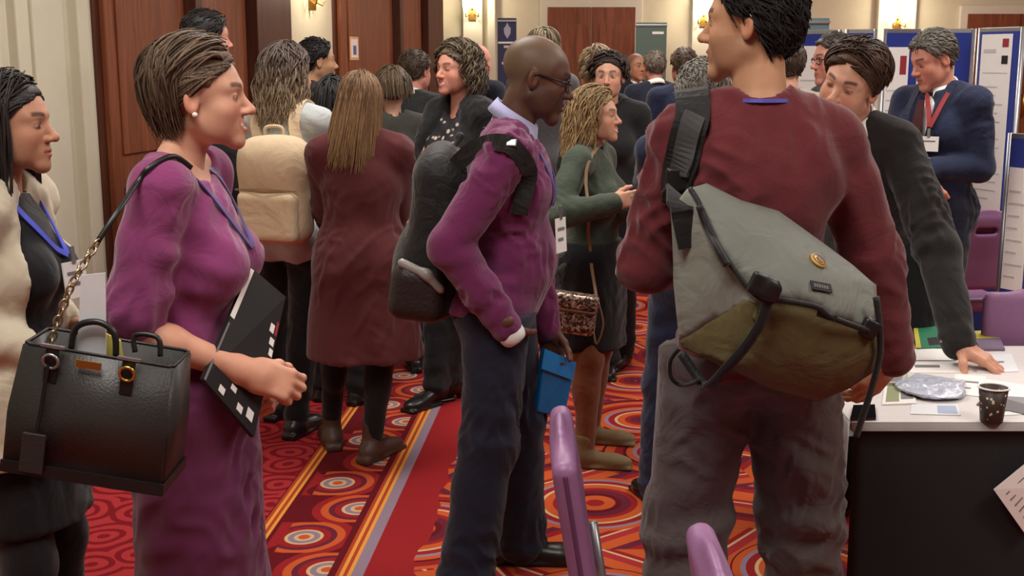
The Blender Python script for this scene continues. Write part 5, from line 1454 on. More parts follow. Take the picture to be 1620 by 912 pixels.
for x in (-0.075, 0.055):
    tb_ = MB().prism([(-0.011, -0.05), (0.011, -0.05), (0.011, 0.01), (-0.011, 0.01)], 0, 0.004, Matrix.Translation(tl(x, -dt_ - 0.006, ht - 0.01)) @ (TR_ @ Matrix.Rotation(PI / 2, 3, 'X')).to_4x4()).build('handle_tab', LEATH2, tote)
    rg = MB().tube([tl(x + 0.013 * math.cos(a), -dt_ - 0.014 - 0.003 * math.sin(a), ht - 0.022 + 0.013 * math.sin(a)) for a in [2 * PI * i / 14 for i in range(14)]], 0.0028, 6, closed=True).build('handle_ring', GOLD if x > 0 else STEEL, tote, True)
    MB().box(tl(x, -dt_ - 0.010, ht + 0.004), (0.04, 0.006, 0.006), TR_, 0.001).build('clasp_bar', STEEL, tote)
MB().box(tl(-0.012, -dt_ - 0.011, ht - 0.018), (0.044, 0.003, 0.014), TR_, 0.001).build('nameplate', GOLD, tote)
MB().tube(densify([tl(-0.06, -0.02, ht - 0.01), tl(-0.055, -0.02, ht + 0.03), tl(-0.02, -0.02, ht + 0.045), tl(0.01, -0.02, ht + 0.03), tl(0.018, -0.02, ht - 0.01)], 5), 0.006, 8).build('carry_handle', LEATH2, tote, True)
MB().tube(densify([tl(0.04, 0.02, ht - 0.01), tl(0.035, 0.025, ht + 0.02), tl(0.075, 0.025, ht + 0.022), tl(0.085, 0.02, ht - 0.01)], 5), 0.005, 8).build('carry_handle', LEATH2, tote, True)
MB().ribbon([tl(-0.078, -dt_ - 0.016, ht - 0.03), tl(-0.08, -db - 0.006, 0.02), tl(-0.083, -db - 0.010, -0.03)], (0, -1, 0), 0.006, 0.004).build('tag_strap', LEATH2, tote)
MB().box(tl(-0.085, -db - 0.012, -0.068), (0.040, 0.006, 0.072), TR_, 0.002).build('luggage_tag', LEATH, tote)
# chain strap over her shoulder: links below, leather above
cs0 = Vector(tc_) + tl(-0.10, -0.01, ht - 0.01); pwt = bvh([pw_top])
sh_, shn = hit(pwt, 238, 268, 0.006)
sh2, _ = hit(pwt, 222, 290, 0.008)
path = densify([cs0, P(112, 455, 2.06), P(150, 390, 2.10), P(186, 335, 2.14), sh2, sh_, near(pwt, sh_ + Vector((0.05, 0.05, 0.05)), 0.006)[0], near(pwt, sh_ + Vector((0.05, 0.12, 0.0)), 0.006)[0]], 8)
inv = Matrix.Translation(-tc_)
ncut = 17
MB().ribbon([inv @ q for q in path[ncut:]], tuple(toward_cam(path[ncut])), 0.010, 0.004).build('strap', LEATH2, tote, True)
lk_me = None
seg = []
acc_ = 0.0; last = path[0]
for a, b in zip(path[:ncut + 1], path[1:ncut + 2]):
    L_ = (b - a).length; m_ = max(1, int(L_ / 0.004))
    for j in range(m_): seg.append((a.lerp(b, j / m_), (b - a).normalized()))
step = max(1, int(0.014 / 0.004))
tm = MB(); tm.tube([(0.0065 * math.cos(a), 0.0, 0.010 * math.sin(a)) for a in [2 * PI * i / 10 for i in range(10)]], 0.0024, 5, closed=True)
lk_o = tm.build('chain_link', plain('chain metal', rgb(176, 160, 130), rough=0.3, metal=0.9, bump=0), tote, True)
for i, (p_, d_) in enumerate(seg[::step]):
    o = lk_o if i == 0 else link(lk_o.copy(), tote)
    o.matrix_basis = Matrix.Translation(p_ - tc_) @ d_.to_track_quat('Z', 'Y').to_matrix().to_4x4() @ Matrix.Rotation(PI / 2 * (i % 2) + 0.5, 4, 'Z')
# papers and a yellow folder sticking out of the tote
def sheet(name, px, Y, t, mat, label, cat='paper', tops=None):
    o = slab(name, [P(x, y, Y) for x, y in px], t, mat); tag(o, label, cat); return o
PAPB = plain('bluish white paper', rgb(224, 228, 232), rough=0.6, bump=0.02)
sheet('paper', [(120, 600), (168, 600), (166, 432), (128, 436)], TY + 0.055, 0.004, PAPB, 'white paper sticking out of the black tote bag', 'paper')
sheet('folder', [(140, 610), (200, 615), (190, 540), (150, 520)], TY + 0.075, 0.006, plain('yellow card', rgb(206, 190, 92), rough=0.6, bump=0.02), 'yellow folder tucked in the black tote bag', 'folder')

# ---- black portfolio under her arm
fol = empty('portfolio', P(390, 560, 2.27), 0, 'black conference folder with white edge held under the purple sleeve', 'folder')
FB = plain('black folder card', rgb(30, 30, 31), rough=0.5, bump=0.02)
fq = [P(322, 600, 2.26), P(402, 692, 2.32), P(452, 470, 2.46), P(398, 424, 2.42)]
o = slab('cover', fq, 0.012, FB, fol)
nf = (fq[1] - fq[0]).cross(fq[3] - fq[0]).normalized()
def fo(u, v, off=0.001): 
    return (fq[0].lerp(fq[1], u)).lerp(fq[3].lerp(fq[2], u), v) + nf * off
def strip(name, u0, v0, u1, v1, mat, par, off=0.001): return slab(name, [fo(u0, v0, off), fo(u1, v0, off), fo(u1, v1, off), fo(u0, v1, off)], 0.0009, mat, par)
strip('white_edge', -0.02, 0.55, 0.07, 0.99, PAPER, fol, 0.002)
strip('white_line', 0.0, 0.0, 0.03, 0.5, INK, fol, 0.002)
for i, (u, v, w, h, red) in enumerate(((0.86, 0.62, .1, .05, 0), (0.8, 0.7, .1, .06, 0), (0.9, 0.55, .08, .05, 0), (0.93, 0.70, .05, .1, 1), (0.84, 0.46, .1, .05, 0), (0.78, 0.06, .12, .07, 0), (0.6, 0.04, .1, .05, 0), (0.25, 0.03, .1, .05, 0), (0.42, 0.12, .1, .04, 0))):
    strip('print_mark', u, v, u + w, v + h, plain('print red', rgb(150, 40, 50), rough=0.6) if red else PAPER, fol, 0.0016)
for v in (0.62, 0.68): strip('print_line', 0.3, v, 0.62, v + 0.006, INK, fol, 0.0015)

# ---- lanyards and badges
lanyard(pw, pwt, hit(pwt, 396, 392, 0.01)[0], LANY_P, 0.014)
lwt = bvh([lw_top]); f_ = hit(lwt, 104, 404, 0.012)[0]
lanyard(lw, lwt, f_, plain('royal blue ribbon', rgb(50, 62, 190), rough=0.5, bump=0), 0.016)
badge(lw.root, f_ + Vector((0.012, -0.01, -0.06)), (0.9, -0.4, 0.1), 0.07, 0.085)
pmt = bvh([pm_top]); f_ = hit(pmt, 872, 322, 0.012)[0]
lanyard(pm, pmt, f_, LANY_P, 0.016)
badge(pm.root, f_ + Vector((0.015, -0.03, -0.085)), (0.85, -0.5, 0.05), 0.06, 0.10)
bmt = bvh([bm_top])
k_ = bm_.s
nk = [Vector(bm_.to_world(bm_.neck0 + np.array([math.cos(a) * 0.073 * k_, math.sin(a) * 0.073 * k_, 0.035 * k_ - 0.02 * max(0, math.sin(a))]))) for a in np.linspace(-PI - 0.3, 0.3, 12)]
inv = (Matrix.Translation(bm_.root.location) @ bm_.root.rotation_euler.to_matrix().to_4x4()).inverted()
MB().ribbon([inv @ q for q in nk], [tuple(inv.to_3x3() @ (q - Vector(bm_.to_world(bm_.neck0)))) for q in nk], 0.009, 0.002).build('lanyard', LANY, bm_.root, False)
nmt = bvh([nm.jacket] + [c for c in nm.root.children if c.name.startswith('shirt')])
badge(nm.root, hit(nmt, 1474, 224, 0.03)[0], (-0.5, -0.85, 0.05), 0.088, 0.066, lines=1)
# lapels of the clasped-hands man
jt = bvh([nm.jacket])
for sd in (-1, 1):
    lp = [Vector(nm.to_world(nm.tp(v))) for v in ((sd * 0.085, 0.02, 0.55), (sd * 0.092, 0.10, 0.47), (sd * 0.075, 0.15, 0.36), (sd * 0.035, 0.17, 0.2))]
    drape(jt, lp, [0.02] * 4 + [0.055] * 5 + [0.03] * 4 if False else 0.045, 0.006, 'lapel', NAVY, nm.root, 0.004, 4)
# tie of the clasped-hands man
inv = (Matrix.Translation(nm.root.location) @ nm.root.rotation_euler.to_matrix().to_4x4()).inverted()
tp_ = [Vector(nm.tp(np.array((0, 0.115, 0.47)) * nm.s)), Vector(nm.tp((0, 0.135, 0.40))), Vector(nm.tp((0, 0.15, 0.30))), Vector(nm.tp((0, 0.155, 0.18)))]
MB().ribbon(tp_, (0, 1, 0.1), [0.03, 0.045, 0.06, 0.07], 0.01).build('tie', plain('dark red tie silk', rgb(70, 24, 32), rough=0.5), nm.root)

# ---- black backpack of the purple sweater man
bp_ = empty('backpack', P(690, 500, 3.56), 0, 'black backpack worn by the man in the purple sweater', 'backpack')
BPK = cloth('black nylon', rgb(34, 35, 35), rough=0.6, var=0.2, bump=0.35, scale=14)
R_ = rot('y', 0.13)
c0 = np.array(P(692, 375, 3.56))
childsdf('pack_body', [Box(c0, (0.085, 0.15, 0.24), 0.07, R_, k=0.03), Ell(c0 + np.array([0.015, 0, 0.20]), (0.075, 0.13, 0.09), R_, k=0.05), Ell(c0 + R_ @ np.array([-0.05, 0, -0.10]), (0.075, 0.13, 0.15), R_, k=0.03)], 0.009, BPK, bp_, 0.004, 18, 3)
childsdf('front_pocket', [Box(c0 + R_ @ np.array([-0.03, -0.09, -0.15]), (0.085, 0.085, 0.085), 0.045, R_)], 0.008, plain('dark mesh pocket', rgb(38, 30, 28), rough=0.5, bump=0.3, scale=80), bp_, 0.003)
childsdf('reflective_trim', [Cap(c0 + R_ @ np.array([-0.085, -0.15, -0.065]), c0 + R_ @ np.array([-0.01, -0.178, -0.085]), 0.014, 0.014), Cap(c0 + R_ @ np.array([-0.01, -0.178, -0.085]), c0 + R_ @ np.array([0.035, -0.172, -0.125]), 0.014, 0.012)], 0.006, plain('silver reflective', rgb(150, 148, 142), rough=0.35, bump=0.2), bp_, 0.002, 60)
def strap_on(tree, pts, w, t, name, mat, par, start=(), end=(), off=0.016, k=4):
    """strap through surface points, lifted along their normals"""
    H_ = [hit(tree, x, y, off) for x, y in pts]
    pp = list(start) + [h_[0] for h_ in H_] + list(end); nn = [H_[0][1]] * len(start) + [h_[1] for h_ in H_] + [H_[-1][1]] * len(end)
    nn = [(n_ * 0.5 + toward_cam(q_) * 0.5).normalized() for n_, q_ in zip(nn, pp)]; d = densify(pp, k); n2 = []
    for i in range(len(d)):
        j = min(i // k, len(nn) - 2); f = (i - j * k) / k
        n2.append(tuple(nn[j].lerp(nn[j + 1], min(1, f)).normalized()))
    d = smooth_line(d, 6); n2 = [tuple(v.normalized()) for v in smooth_line(n2, 12)]
    return set_parent(MB().ribbon(d, n2, w, t).build(name, mat, None, False), par)
strap_on(pmt, ((788, 226), (812, 232), (828, 252), (834, 280), (830, 308), (820, 332)), 0.048, 0.012, 'shoulder_strap', BPK, bp_, start=[P(716, 268, 3.46), P(742, 240, 3.395), P(766, 228, 3.365)])
q1 = [P(735, 262, 3.68)] + [near(pmt, P(x, y, 3.70), 0.010)[0] for x, y in ((770, 228), (800, 228), (825, 260), (840, 300))]
set_parent(drape(pmt, q1, 0.05, 0.012, 'shoulder_strap', BPK, None, 0.010, 4), bp_)
l_, n_ = hit(pmt, 812, 231, 0.022)
set_parent(MB().box(l_, (0.03, 0.008, 0.022), n_.to_track_quat('-Y', 'Z').to_matrix(), 0.003).build('strap_buckle', STEEL), bp_)
childsdf('grab_loop', [Cap(c0 + np.array([0.05, -0.03, 0.26]), c0 + np.array([0.07, 0, 0.30]), 0.008, 0.008), Cap(c0 + np.array([0.07, 0, 0.30]), c0 + np.array([0.05, 0.03, 0.26]), 0.008, 0.008)], 0.005, BPK, bp_)

for pts_ in (((1503, 150), (1494, 165), (1484, 184), (1475, 202)), ((1471, 152), (1472, 168), (1473, 184), (1474, 202))):
    strap_on(nmt, pts_, 0.02, 0.004, 'lanyard', LANY_R, nm.root, off=0.022)
# ---- blue plastic folder in his far hand
bf = slab('plastic_folder', [P(850, 652, 3.60), P(893, 662, 3.70), P(912, 574, 3.72), P(862, 552, 3.62)], 0.02, plain('blue translucent plastic', rgb(18, 104, 168), rough=0.25, bump=0.05, scale=12, var=0.15), None, 0.003)
tag(bf, 'bright blue plastic folder held beside the navy trousers', 'folder')
o = slab('flap', [P(857, 584, 3.595), P(906, 602, 3.695), P(912, 574, 3.706), P(862, 552, 3.606)], 0.003, plain('blue plastic flap', rgb(26, 120, 190), rough=0.25, bump=0.02), bf)

# ---- cream backpack
cb = empty('backpack', P(437, 380, 4.75), 0, 'cream backpack on the back of the woman in pale grey jacket', 'backpack')
CRB = cloth('cream canvas', rgb(206, 184, 152), var=0.05, bump=0.35, scale=6, sheen=0.1)
c0 = np.array(P(437, 303, 4.80)); Rk = rot('z', -0.30)
childsdf('pack_body', [Box(c0, (0.15, 0.08, 0.215), 0.075, Rk, k=0.02), Ell(c0 + np.array([0, -0.03, 0.10]), (0.135, 0.075, 0.11), Rk, k=0.05)], 0.008, CRB, cb, 0.006, 15, 4)
childsdf('front_pocket', [Box(c0 + Rk @ np.array([0.0, -0.075, -0.095]), (0.13, 0.035, 0.10), 0.03, Rk)], 0.008, CRB, cb, 0.004, 18, 5)
MB_ = MB().ribbon([Vector(c0 + Rk @ np.array([-0.135, -0.085, 0.012])), Vector(c0 + Rk @ np.array([0, -0.112, 0.02])), Vector(c0 + Rk @ np.array([0.135, -0.085, 0.012]))], (0, -1, 0), 0.006, 0.006)
child(MB_, 'zip', cloth('tan zip tape', rgb(150, 124, 92)), cb)
child(MB().tube(densify([Vector(c0 + np.array([-0.035, 0.0, 0.21])), Vector(c0 + np.array([-0.03, -0.005, 0.255])), Vector(c0 + np.array([0.03, -0.005, 0.255])), Vector(c0 + np.array([0.035, 0.0, 0.21]))], 5), 0.007, 8), 'grab_loop', CRB, cb, True)
kwt = bvh([c for c in kw.root.children if c.name.startswith('jacket')])
for dx in (-0.10, 0.10):
    q0 = [Vector(c0 + Rk @ np.array([dx, 0.07, 0.17]))] + [near(kwt, Vector(kw.to_world(kw.tp((dx, y, z)))), 0.01)[0] for y, z in ((-0.13, 0.43), (-0.06, 0.56), (0.02, 0.57), (0.10, 0.48), (0.14, 0.38), (0.12, 0.2))]
    set_parent(drape(kwt, q0, 0.045, 0.01, 'shoulder_strap', CRB, None, 0.01, 4), cb)

# ---- sequin handbag of the blonde woman
def sequin():
    m, nt, b = new_mat('sequinned fabric')
    tc = N(nt, 'ShaderNodeTexCoord'); v = N(nt, 'ShaderNodeTexVoronoi', inp={'Scale': 130.0}); nt.links.new(tc.outputs['Object'], v.inputs['Vector'])
    cr = N(nt, 'ShaderNodeValToRGB'); cr.color_ramp.elements[0].color = rgb(70, 48, 36); cr.color_ramp.elements[1].color = rgb(216, 196, 176); cr.color_ramp.elements[0].position = 0.3
    sc_ = N(nt, 'ShaderNodeSeparateColor'); nt.links.new(v.outputs['Color'], sc_.inputs[0]); nt.links.new(sc_.outputs[0], cr.inputs[0])
    nt.links.new(cr.outputs[0], b.inputs['Base Color']); b.inputs['Metallic'].default_value = 0.5; b.inputs['Roughness'].default_value = 0.35
    return m
SEQ = sequin()
hb_ = empty('handbag', P(907, 530, 4.47), 0, 'small brown sequinned crossbody bag at the hip of the blonde woman', 'bag')
c0 = np.array(P(907, 497, 4.47)); Rz_ = rot('y', 0.10) @ rot('z', -0.25)
childsdf('bag_body', [Box(c0, (0.088, 0.035, 0.075), 0.02, Rz_)], 0.006, SEQ, hb_)
childsdf('flap', [Box(c0 + Rz_ @ np.array([0, -0.006, 0.052]), (0.092, 0.038, 0.032), 0.02, Rz_)], 0.006, SEQ, hb_)
childsdf('band', [Box(c0 + Rz_ @ np.array([0, -0.008, 0.018]), (0.09, 0.036, 0.008), 0.006, Rz_)], 0.005, plain('brown leather', rgb(92, 60, 44), rough=0.5), hb_)
bgt = bvh([bg_top])
q0 = [Vector(c0 + Rz_ @ np.array([0.085, 0, 0.06]))] + [hit(bgt, x, y, 0.012)[0] for x, y in ((935, 400), (932, 350))] + [near(bgt, P(940, 250, 4.6), 0.01)[0], near(bgt, Vector(bg.to_world(bg.tp((-0.07, 0.06, 0.5)))), 0.008)[0], near(bgt, Vector(bg.to_world(bg.tp((-0.09, -0.04, 0.5)))), 0.008)[0]]
set_parent(drape(bgt, q0, 0.012, 0.005, 'strap', plain('brown leather strap', rgb(128, 100, 72), rough=0.5), None, 0.008, 5), hb_)
child(MB().tube(densify([Vector(c0 + Rz_ @ np.array([0.092, -0.01, 0.06])), Vector(c0 + Rz_ @ np.array([0.12, -0.01, -0.02])), Vector(c0 + Rz_ @ np.array([0.105, -0.01, -0.10])), Vector(c0 + Rz_ @ np.array([0.085, 0.0, -0.06]))], 5), 0.004, 6), 'strap_end', plain('brown leather strap', rgb(128, 100, 72)), hb_, True)

# ---- messenger bag
mg = empty('messenger_bag', P(1230, 560, 2.48), 0, 'grey and olive messenger bag with round pin on the burgundy sweater', 'bag')
MGREY = cloth('grey waxed canvas', rgb(112, 116, 108), rough=0.65, var=0.08, bump=0.3, scale=8, sheen=0.05)
MGREY2 = cloth('pale grey waxed canvas', rgb(128, 132, 122), rough=0.65, var=0.08, bump=0.3, scale=8, sheen=0.05)
OLIVE = cloth('olive waxed canvas', rgb(92, 84, 52), rough=0.65, var=0.10, bump=0.3, scale=8, sheen=0.05)
WEB = cloth('black webbing', rgb(24, 25, 25), rough=0.6, var=0.15, bump=0.1, scale=40)
def mp(lst): return [P(x, y, Y) for x, y, Y in lst]
YB, YF = 2.50, 2.34
side_up = mp([(1062, 335, YB), (1090, 300, YB), (1106, 318, YB - .03), (1138, 390, YF + .06), (1181, 450, YF + .02), (1203, 484, YF), (1181, 476, YF + .01), (1078, 541, YB - .01), (1068, 440, YB)])
side_lo = mp([(1078, 539, YB - .01), (1181, 474, YF + .01), (1206, 486, YF), (1190, 530, YF), (1153, 578, YF + .03), (1084, 550, YB - .01)])
front = mp([(1200, 470, YF), (1290, 470, YF + .0), (1378, 510, YF + .04), (1394, 545, YF + .07), (1384, 582, YF + .07), (1340, 612, YF + .06), (1292, 631, YF + .05), (1220, 612, YF + .04), (1153, 578, YF + .03), (1188, 528, YF)])
flap = mp([(1094, 297, YB), (1118, 290, YB + .01), (1173, 317, YB), (1232, 334, YB), (1299, 382, YB), (1350, 420, YB), (1384, 450, YB - .02), (1388, 500, YF + .05), (1376, 522, YF + .03), (1315, 500, YF - .01), (1292, 484, YF - .015), (1232, 473, YF - .015), (1213, 476, YF - .012), (1181, 450, YF + .01), (1138, 390, YF + .05), (1106, 323, YB - .035)])
panel('side_panel', side_up, MGREY2, mg, 0.008, 0.006, nrm=(-0.5, -0.9, 0), seed=1)
panel('side_base', side_lo, OLIVE, mg, 0.008, 0.006, nrm=(-0.5, -0.8, -0.2), seed=2)
panel('front_panel', front, OLIVE, mg, 0.03, 0.006, nrm=(0.25, -1, -0.1), seed=3, noise=0.005)
flap_o = panel('flap', flap, MGREY, mg, 0.035, 0.006, nrm=(0.2, -1, 0.25), seed=4, noise=0.005)
back_ = mp([(1066, 330, YB + .02), (1092, 300, YB + .02), (1290, 385, YB + .03), (1385, 450, YB + .03), (1388, 560, YB + .02), (1300, 622, YB + .01), (1180, 590, YB + .01), (1082, 548, YB + .01)])
panel('back_panel', back_, MGREY, mg, 0.0, 0.006, nrm=(0, 1, 0))
panel('base_panel', mp([(1082, 548, YB + .01), (1153, 579, YF + .03), (1220, 613, YF + .04), (1292, 632, YF + .05), (1340, 613, YF + .06), (1386, 582, YF + .07), (1388, 560, YB + .02), (1300, 622, YB + .01), (1180, 590, YB + .01)]), OLIVE, mg, 0.004, 0.005, cuts=2, nrm=(0, 0, -1))
panel('end_panel', mp([(1384, 450, YB), (1390, 500, YF + .05), (1394, 545, YF + .07), (1386, 582, YF + .07), (1388, 560, YB + .02), (1386, 452, YB + .03)]), MGREY, mg, 0.006, 0.005, cuts=2, nrm=(1, 0, 0))
edge_ = [P(x, y, Y) for x, y, Y in ((1092, 299, YB - .01), (1106, 322, YB - .045), (1138, 391, YF + .035), (1181, 452, YF - .005), (1213, 478, YF - .03), (1232, 475, YF - .035), (1292, 486, YF - .035), (1315, 502, YF - .03), (1376, 524, YF + .015), (1386, 520, YF + .03))]
child(MB().tube(densify(edge_, 5), 0.006, 8), 'flap_binding', WEB, mg, True)
child(MB().tube(densify([P(1106, 326, YB - .06), P(1118, 360, YB - .07), P(1134, 392, YF + .02), P(1150, 420, YF)], 5), 0.008, 8), 'flap_binding', WEB, mg, True)
def mpt(px, py): 
    """front of the bag at a pixel"""
    return P(px, py, YF - 0.05)
childsdf('buckle', [Box(np.array(P(1206, 452, YF - .035)), (0.026, 0.012, 0.022), 0.006, rot('y', 0.4)), Box(np.array(P(1222, 462, YF - .04)), (0.014, 0.010, 0.014), 0.004, rot('y', 0.4))], 0.004, BLACKPL, mg, it=0)
childsdf('buckle', [Box(np.array(P(1375, 520, YF + .02)), (0.018, 0.012, 0.02), 0.005, rot('y', 0.5))], 0.004, BLACKPL, mg, it=0)
st_ = [P(1216, 470, YF - .04), P(1204, 510, YF - .035), P(1180, 548, YF - .02), P(1150, 582, YF + .0), P(1120, 612, YF + .05), P(1106, 600, YF + .10), P(1078, 560, YB - .03)]
child(MB().ribbon(densify(st_, 5), (0, -1, 0), 0.02, 0.004), 'cinch_strap', WEB, mg, True)
st_ = [P(1386, 470, YF + .02), P(1392, 520, YF + .02), P(1392, 560, YF + .03), P(1382, 605, YF + .04), P(1368, 650, YF + .04), P(1354, 692, YF + .05)]
child(MB().ribbon(densify(st_, 5), (0.3, -1, 0), 0.014, 0.004), 'strap_tail', WEB, mg, True)
st_ = [P(1074, 552, YB - .03), P(1060, 572, YB - .01), P(1062, 598, YB + .0), P(1080, 610, YB), P(1106, 602, YF + .08)]
child(MB().tube(densify(st_, 5), 0.005, 6), 'strap_loop', WEB, mg, True)
# round pin, woven label and small tab, set on the flap surface
mtree = BVHTree.FromPolygons(*(lambda o: ([o.matrix_parent_inverse and (Matrix.Translation(mg.location) @ o.matrix_parent_inverse @ v.co) for v in o.data.vertices], [tuple(p.vertices) for p in o.data.polygons]))(flap_o))
l_, n_ = hit(mtree, 1293, 414, 0.001)
Mp = Matrix.Translation(l_) @ n_.to_track_quat('Z', 'Y').to_matrix().to_4x4()
child(MB().lathe([(0.019, 0.0), (0.019, 0.003), (0.017, 0.005), (0.001, 0.006)], n=24, M=Mp), 'round_pin', plain('pin yellow', rgb(206, 158, 60), rough=0.35, bump=0), mg, True)
pin = [c for c in mg.children if c.name.startswith('round_pin')][0]
o = MB().lathe([(0.0155, 0.0052), (0.0155, 0.0062), (0.0125, 0.0064), (0.0125, 0.0052)], n=24, M=Mp).build('pin_ring', plain('pin brown', rgb(80, 46, 22), rough=0.4)); set_parent(o, mg)
o = MB().prism([(-0.007, -0.008), (0.004, -0.008), (0.008, 0.0), (0.003, 0.009), (-0.005, 0.006)], 0.006, 0.0072, Mp).build('pin_emblem', plain('pin brown', rgb(80, 46, 22))); set_parent(o, mg)
l_, n_ = hit(mtree, 1298, 455, 0.001)
Mp = Matrix.Translation(l_) @ n_.to_track_quat('Z', 'Y').to_matrix().to_4x4() @ Matrix.Rotation(-0.3, 4, 'Z')
child(MB().prism([(-0.024, -0.010), (0.024, -0.010), (0.024, 0.010), (-0.024, 0.010)], 0.0, 0.003, Mp), 'woven_label', WEB, mg)
o = MB()
for i in range(6): o.prism([(-0.018 + i * 0.006, -0.004), (-0.014 + i * 0.006, -0.004), (-0.014 + i * 0.006, 0.004), (-0.018 + i * 0.006, 0.004)], 0.003, 0.0035, Mp)
child(o, 'label_lettering', plain('label grey', rgb(96, 96, 92)), mg)
child(MB().box(P(1308, 500, YF - .03), (0.04, 0.006, 0.014), Matrix.Rotation(0.3, 3, 'Y'), 0.002), 'pull_tab', WEB, mg)
# shoulder strap with pad
sp = [hit(bmt, x, y, 0.014)[0] for x, y in ((1093, 186), (1088, 215), (1083, 245), (1078, 275), (1076, 298))]
top_ = near(bmt, sp[0] + Vector((0.0, 0.07, 0.06)), 0.012)[0]; top2 = near(bmt, sp[0] + Vector((0.02, 0.16, 0.05)), 0.012)[0]; top3 = near(bmt, sp[0] + Vector((0.06, 0.28, -0.08)), 0.012)[0]
set_parent(drape(bmt, [top3, top2, top_] + sp, 0.074, 0.016, 'shoulder_strap', WEB, None, 0.014, 4), mg)
set_parent(drape(bmt, [s_ + Vector((0, -0.012, 0)) for s_ in sp[:4]], 0.046, 0.010, 'strap_pad', plain('strap pad grey', rgb(58, 60, 60), rough=0.6, bump=0.15), None, 0.026, 4), mg)
child(MB().ribbon(densify([sp[-1] + Vector((0, -0.005, 0)), P(1077, 325, YB - .02), P(1080, 345, YB - .03), P(1090, 392, YB - .035)], 4), (0, -1, 0), [0.06] * 5 + [0.045] * 8, 0.008), 'strap_anchor', WEB, mg)
childsdf('strap_buckle', [Box(np.array(sp[3] + Vector((0, -0.016, -0.01))), (0.03, 0.008, 0.026), 0.006), Box(np.array(sp[4] + Vector((0, -0.016, -0.012))), (0.034, 0.007, 0.014), 0.005)], 0.0045, BLACKPL, mg, it=0)

# ---- table with white cloth and black skirt
TZ = 0.74
a0 = PZ(1347, 668, TZ); X0, Y0 = a0.x, a0.y; X1, Y1 = X0 + 1.9, Y0 + 0.80
tbl = empty('table', ((X0 + X1) / 2, (Y0 + Y1) / 2, 0), 0, 'long display table at the right under white and black cloths', 'table')
child(bx_(X0 + 0.01, X1 - 0.01, Y0 + 0.01, Y1 - 0.01, TZ - 0.035, TZ - 0.006, 0.004), 'table_top', plain('table plywood', rgb(150, 120, 90)), tbl)
for x in (X0 + 0.1, X1 - 0.1):
    for y in (Y0 + 0.1, Y1 - 0.1): child(MB().tube([(x, y, 0), (x, y, TZ - 0.035)], 0.018, 10), 'leg', STEEL, tbl)
TCL = cloth('white tablecloth cotton', rgb(214, 210, 208), var=0.04, bump=0.1)
def cloth_sheet(name, pts_top, drop, mat, wave=0.012, n=40, z0=0.1, ph=0.0, out=(0, -1)):
    """hanging cloth along a top edge, with soft folds"""
    mb = MB(); bm = mb.bm; A, B = Vector(pts_top[0]), Vector(pts_top[1]); rows = []
    m = 12
    for j in range(m + 1):
        f = j / m; row = []
        for i in range(n + 1):
            u = i / n; p = A.lerp(B, u); w = wave * f * (math.sin(u * n * 0.55 + ph) + 0.5 * math.sin(u * n * 0.23 + 1.3 * f)) + 0.004 + 0.01 * f
            row.append(bm.verts.new((p.x + out[0] * w, p.y + out[1] * w, p.z - drop * f)))
        rows.append(row)
    for j in range(m):
        for i in range(n): bm.faces.new((rows[j][i], rows[j][i + 1], rows[j + 1][i + 1], rows[j + 1][i]))
    bmesh.ops.solidify(bm, geom=bm.faces[:], thickness=0.003)
    return mb, mat
tcl = empty('tablecloth', ((X0 + X1) / 2, (Y0 + Y1) / 2, TZ), 0, 'white tablecloth covering the display table', 'tablecloth')
child(bx_(X0, X1, Y0, Y1, TZ - 0.006, TZ, 0.002), 'cloth_top', TCL, tcl)
mb, _ = cloth_sheet('side', [(X0, Y1, TZ), (X0, Y0, TZ)], 0.62, TCL, out=(-1, 0)); child(mb, 'cloth_side', TCL, tcl, True)
mb, _ = cloth_sheet('hem', [(X0, Y0, TZ), (X1, Y0, TZ)], 0.02, TCL, wave=0.0); child(mb, 'cloth_hem', TCL, tcl, True)
mb, _ = cloth_sheet('back', [(X1, Y1, TZ), (X0, Y1, TZ)], 0.3, TCL, out=(0, 1)); child(mb, 'cloth_back', TCL, tcl, True)
mb, _ = cloth_sheet('skirt', [(X0 + 0.004, Y0 - 0.006, TZ - 0.012), (X1, Y0 - 0.006, TZ - 0.012)], 0.69, BLK, wave=0.010, n=60)
ts = mb.build('table_skirt', cloth('black table skirt', rgb(58, 58, 60), var=0.1, bump=0.1, scale=4), None, True)
tag(ts, 'black cloth skirt hanging along the front of the display table', 'table skirt')
# things on the table, laid flat at table height
def flat(name, px, mat, label, cat, t=0.003, z=TZ, parts=()):
    q = [PZ(x, y, z + t) for x, y in px]
    o = slab(name, q, t - 0.0004, mat); tag(o, label, cat)
    n = (q[1] - q[0]).cross(q[3] - q[0]).normalized()
    for (nm_, u0, v0, u1, v1, m_) in parts:
        g = lambda u, v: q[0].lerp(q[1], u).lerp(q[3].lerp(q[2], u), v) + Vector((0, 0, 0.0006))
        slab(nm_, [g(u0, v0), g(u1, v0), g(u1, v1), g(u0, v1)], 0.0005, m_, o)
    return o
CM = lambda n, r, g, b: plain(n, rgb(r, g, b), rough=0.45, bump=0.0, var=0.05)
GRNP, YELP, DKP, LIME, GREYP, BLUP = CM('print green', 40, 122, 88), CM('print yellow', 206, 196, 70), CM('print black', 30, 30, 32), CM('print sage', 150, 158, 120), CM('print grey photo', 130, 130, 130), CM('print pale blue', 170, 184, 210)
flat('leaflet', [(1395, 640), (1450, 638), (1444, 606), (1400, 608)], PAPER, 'leaflet with sage green pictures near the table front', 'leaflet', 0.004, parts=[('picture', .1, .1, .5, .9, LIME), ('picture', .55, .2, .92, .85, GREYP)])
flat('paper', [(1440, 590), (1540, 590), (1525, 552), (1430, 552)], PAPER, 'large white sheet in the middle of the display table', 'paper', 0.002, parts=[('print', .1, .2, .5, .3, INK), ('print', .1, .45, .8, .5, INK)])
